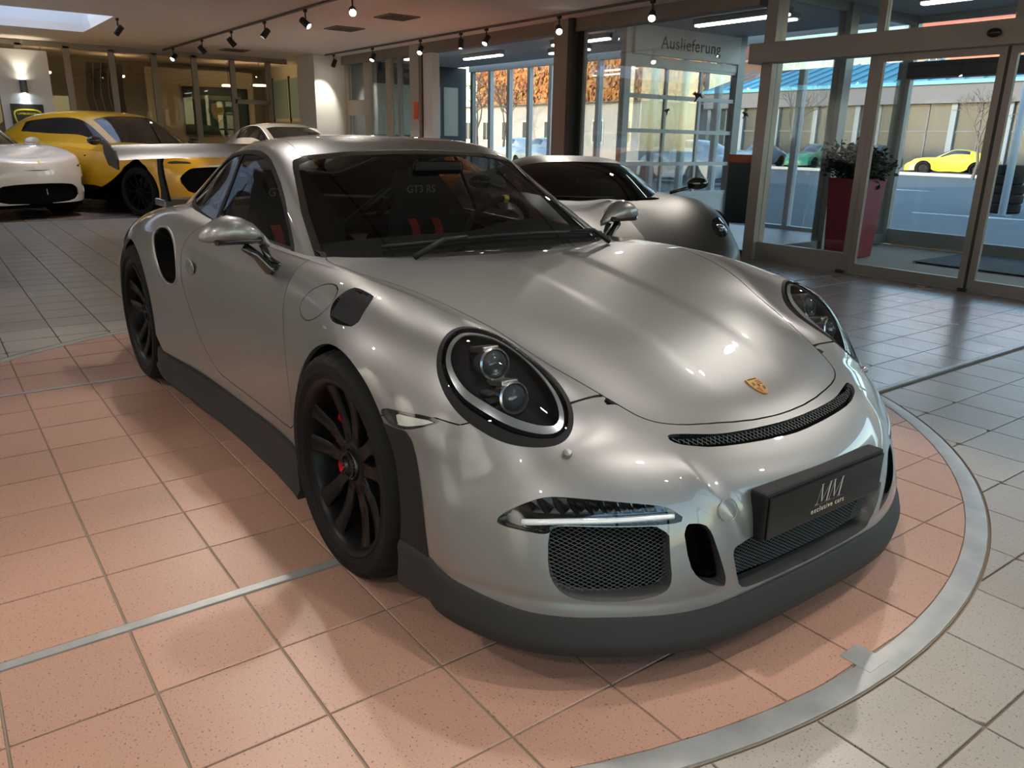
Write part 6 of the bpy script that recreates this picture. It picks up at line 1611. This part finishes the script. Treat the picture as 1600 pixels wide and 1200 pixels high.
    house('apartment_house', 'white low house with small windows under the ivy wall', -52, 40, 26, 7, 4.1, mat('white_wall', (.45, .45, .44), .85), mat('flat_grey', (.4, .4, .4), .8), .3, 9, 1)
    house('apartment_house', 'tall red-roofed house rising behind the ivy wall', -60, 52, 34, 9, 8.0, mat('ochre_wall', (.55, .30, .18), .85), red, 4.5, 10, 2)
    # autumn ivy on a wall above the white house
    w = empty('ivy_wall', (-54, 47.6, 0), 0, 'high wall overgrown with orange autumn ivy', 'ivy wall')
    bar(MB(), (-16, 0, 0), (14, .5, 7.6)).build('garden_wall', mat('stone_brown', (.36, .25, .18), .9), w)
    rnd = random.Random(11); iv = [MB(), MB(), MB()]
    for k in range(5200):
        x, z = rnd.uniform(-16, 14), rnd.uniform(3.4, 7.9); s_ = rnd.uniform(.14, .34); a = rnd.uniform(0, 6.28); y = -rnd.uniform(.02, .35)
        u = Vector((math.cos(a), rnd.uniform(-.4, .4), math.sin(a)))*s_; v = Vector((-math.sin(a), rnd.uniform(-.4, .4), math.cos(a)))*s_; c = Vector((x, y, z))
        iv[rnd.randrange(3)].add([c-u, c-v*.7, c+u, c+v*.7], [(0, 1, 2, 3)])
    for mb, c in zip(iv, ((.46, .19, .05), (.40, .24, .09), (.30, .10, .04))): tag(mb.build('ivy_leaves', mat('ivy_%02d' % int(c[0]*100), c, .8), w), kind='stuff')
    # leafless trees
    def tree(x, y, h, lab, seed):
        r = random.Random(seed); t = empty('bare_tree', (x, y, -.03), 0, lab, 'tree', 'bare trees outside')
        mb = MB()
        def br(p, d, L, rad, n):
            q = p+d*L; mb.tube([p, (p+q)/2+Vector((r.gauss(0, .04), r.gauss(0, .04), 0))*L, q], [rad, rad*.85, rad*.65], 5, caps=False)
            if n == 0: return
            for _ in range(3):
                nd = (d+Vector((r.gauss(0, .5), r.gauss(0, .5), r.gauss(.1, .3)))).normalized(); br(q, nd, L*r.uniform(.6, .8), rad*.6, n-1)
        br(Vector((0, 0, 0)), Vector((0, 0, 1)), h*.3, h*.018, 5)
        mb.build('branches', mat('bark_grey', (.14, .11, .09), .9), t)
    tree(-24, 36.2, 5, 'bare tree left of the yellow car across the yard', 1); tree(-14.6, 36.2, 4.6, 'bare tree right of the yellow car across the yard', 2)
    tree(-52, 35.0, 7, 'pale birch-like bare tree before the white house', 4); tree(-48.5, 35.2, 6.5, 'thinner bare tree right of the birch', 6)
    # parked cars
    gl = mat('dark_glass', None)
    cols = [('dark_paint', (.03, .034, .04), 'dark'), ('green_paint', (.03, .20, .10), 'green'), ('bluegrey_paint', (.14, .20, .26), 'blue-grey'), ('black_paint', (.012, .012, .014), 'black'), ('bright_yellow_paint', (.80, .66, .03), 'bright yellow'), ('silver_blue_paint', (.34, .42, .48), 'silver-blue'), ('slate_paint', (.06, .07, .085), 'slate')]
    spots = [(-34.5, 0, 'at the far left of the parked row'), (-30.2, 2, 'next to the dark one at the left of the row'), (-26.2, 1, 'in the parked row left of the planter'), (-22.6, 3, 'in the parked row behind the planter'), (-17.9, 4, 'parked across the yard'), (-13.3, 6, 'parked right of the bright yellow one'), (-9.6, 5, 'parked behind the steel pole')]
    body = warp(GT, .98, .95, 1.0); cab = warp(GT_CAB, .98, .95, 1.0)
    for i, (x, c, where) in enumerate(spots):
        nm, col, word = cols[c]
        sz = 1.0 if c == 4 else 1.14
        bg_car('parked_car', '%s car %s' % (word, where), warp(body, 1, 1, sz), warp(cab, 1, 1, sz), mat(nm, col, .3, 0, coat=1), (x-1.2 if c == 4 else x, 40.6 if c != 4 else 40.9, -.03), math.radians(-90 if c != 4 else -160), 2.4, .33, .22, .76, gl, 3, 'parked cars across the yard', spokes=8)
    for x, y, rz, c, lab in ((-30.5, 22.5, 160, 5, 'silver-blue car outside the bay windows'), (-25.6, 20.0, 165, 2, 'blue-grey car outside the bay beside the brown column'), (-17.5, 19.5, 172, 2, 'blue-grey car behind the glazed garage door')):
        nm, col, word = cols[c]
        bg_car('parked_car', lab, warp(body, 1, 1, 1.12), warp(cab, 1, 1, 1.12), mat(nm, col, .3, 0, coat=1), (x, y, -.03), math.radians(rz), 2.4, .33, .22, .76, gl, 3, 'cars outside the bay', spokes=8)
build_outdoors()
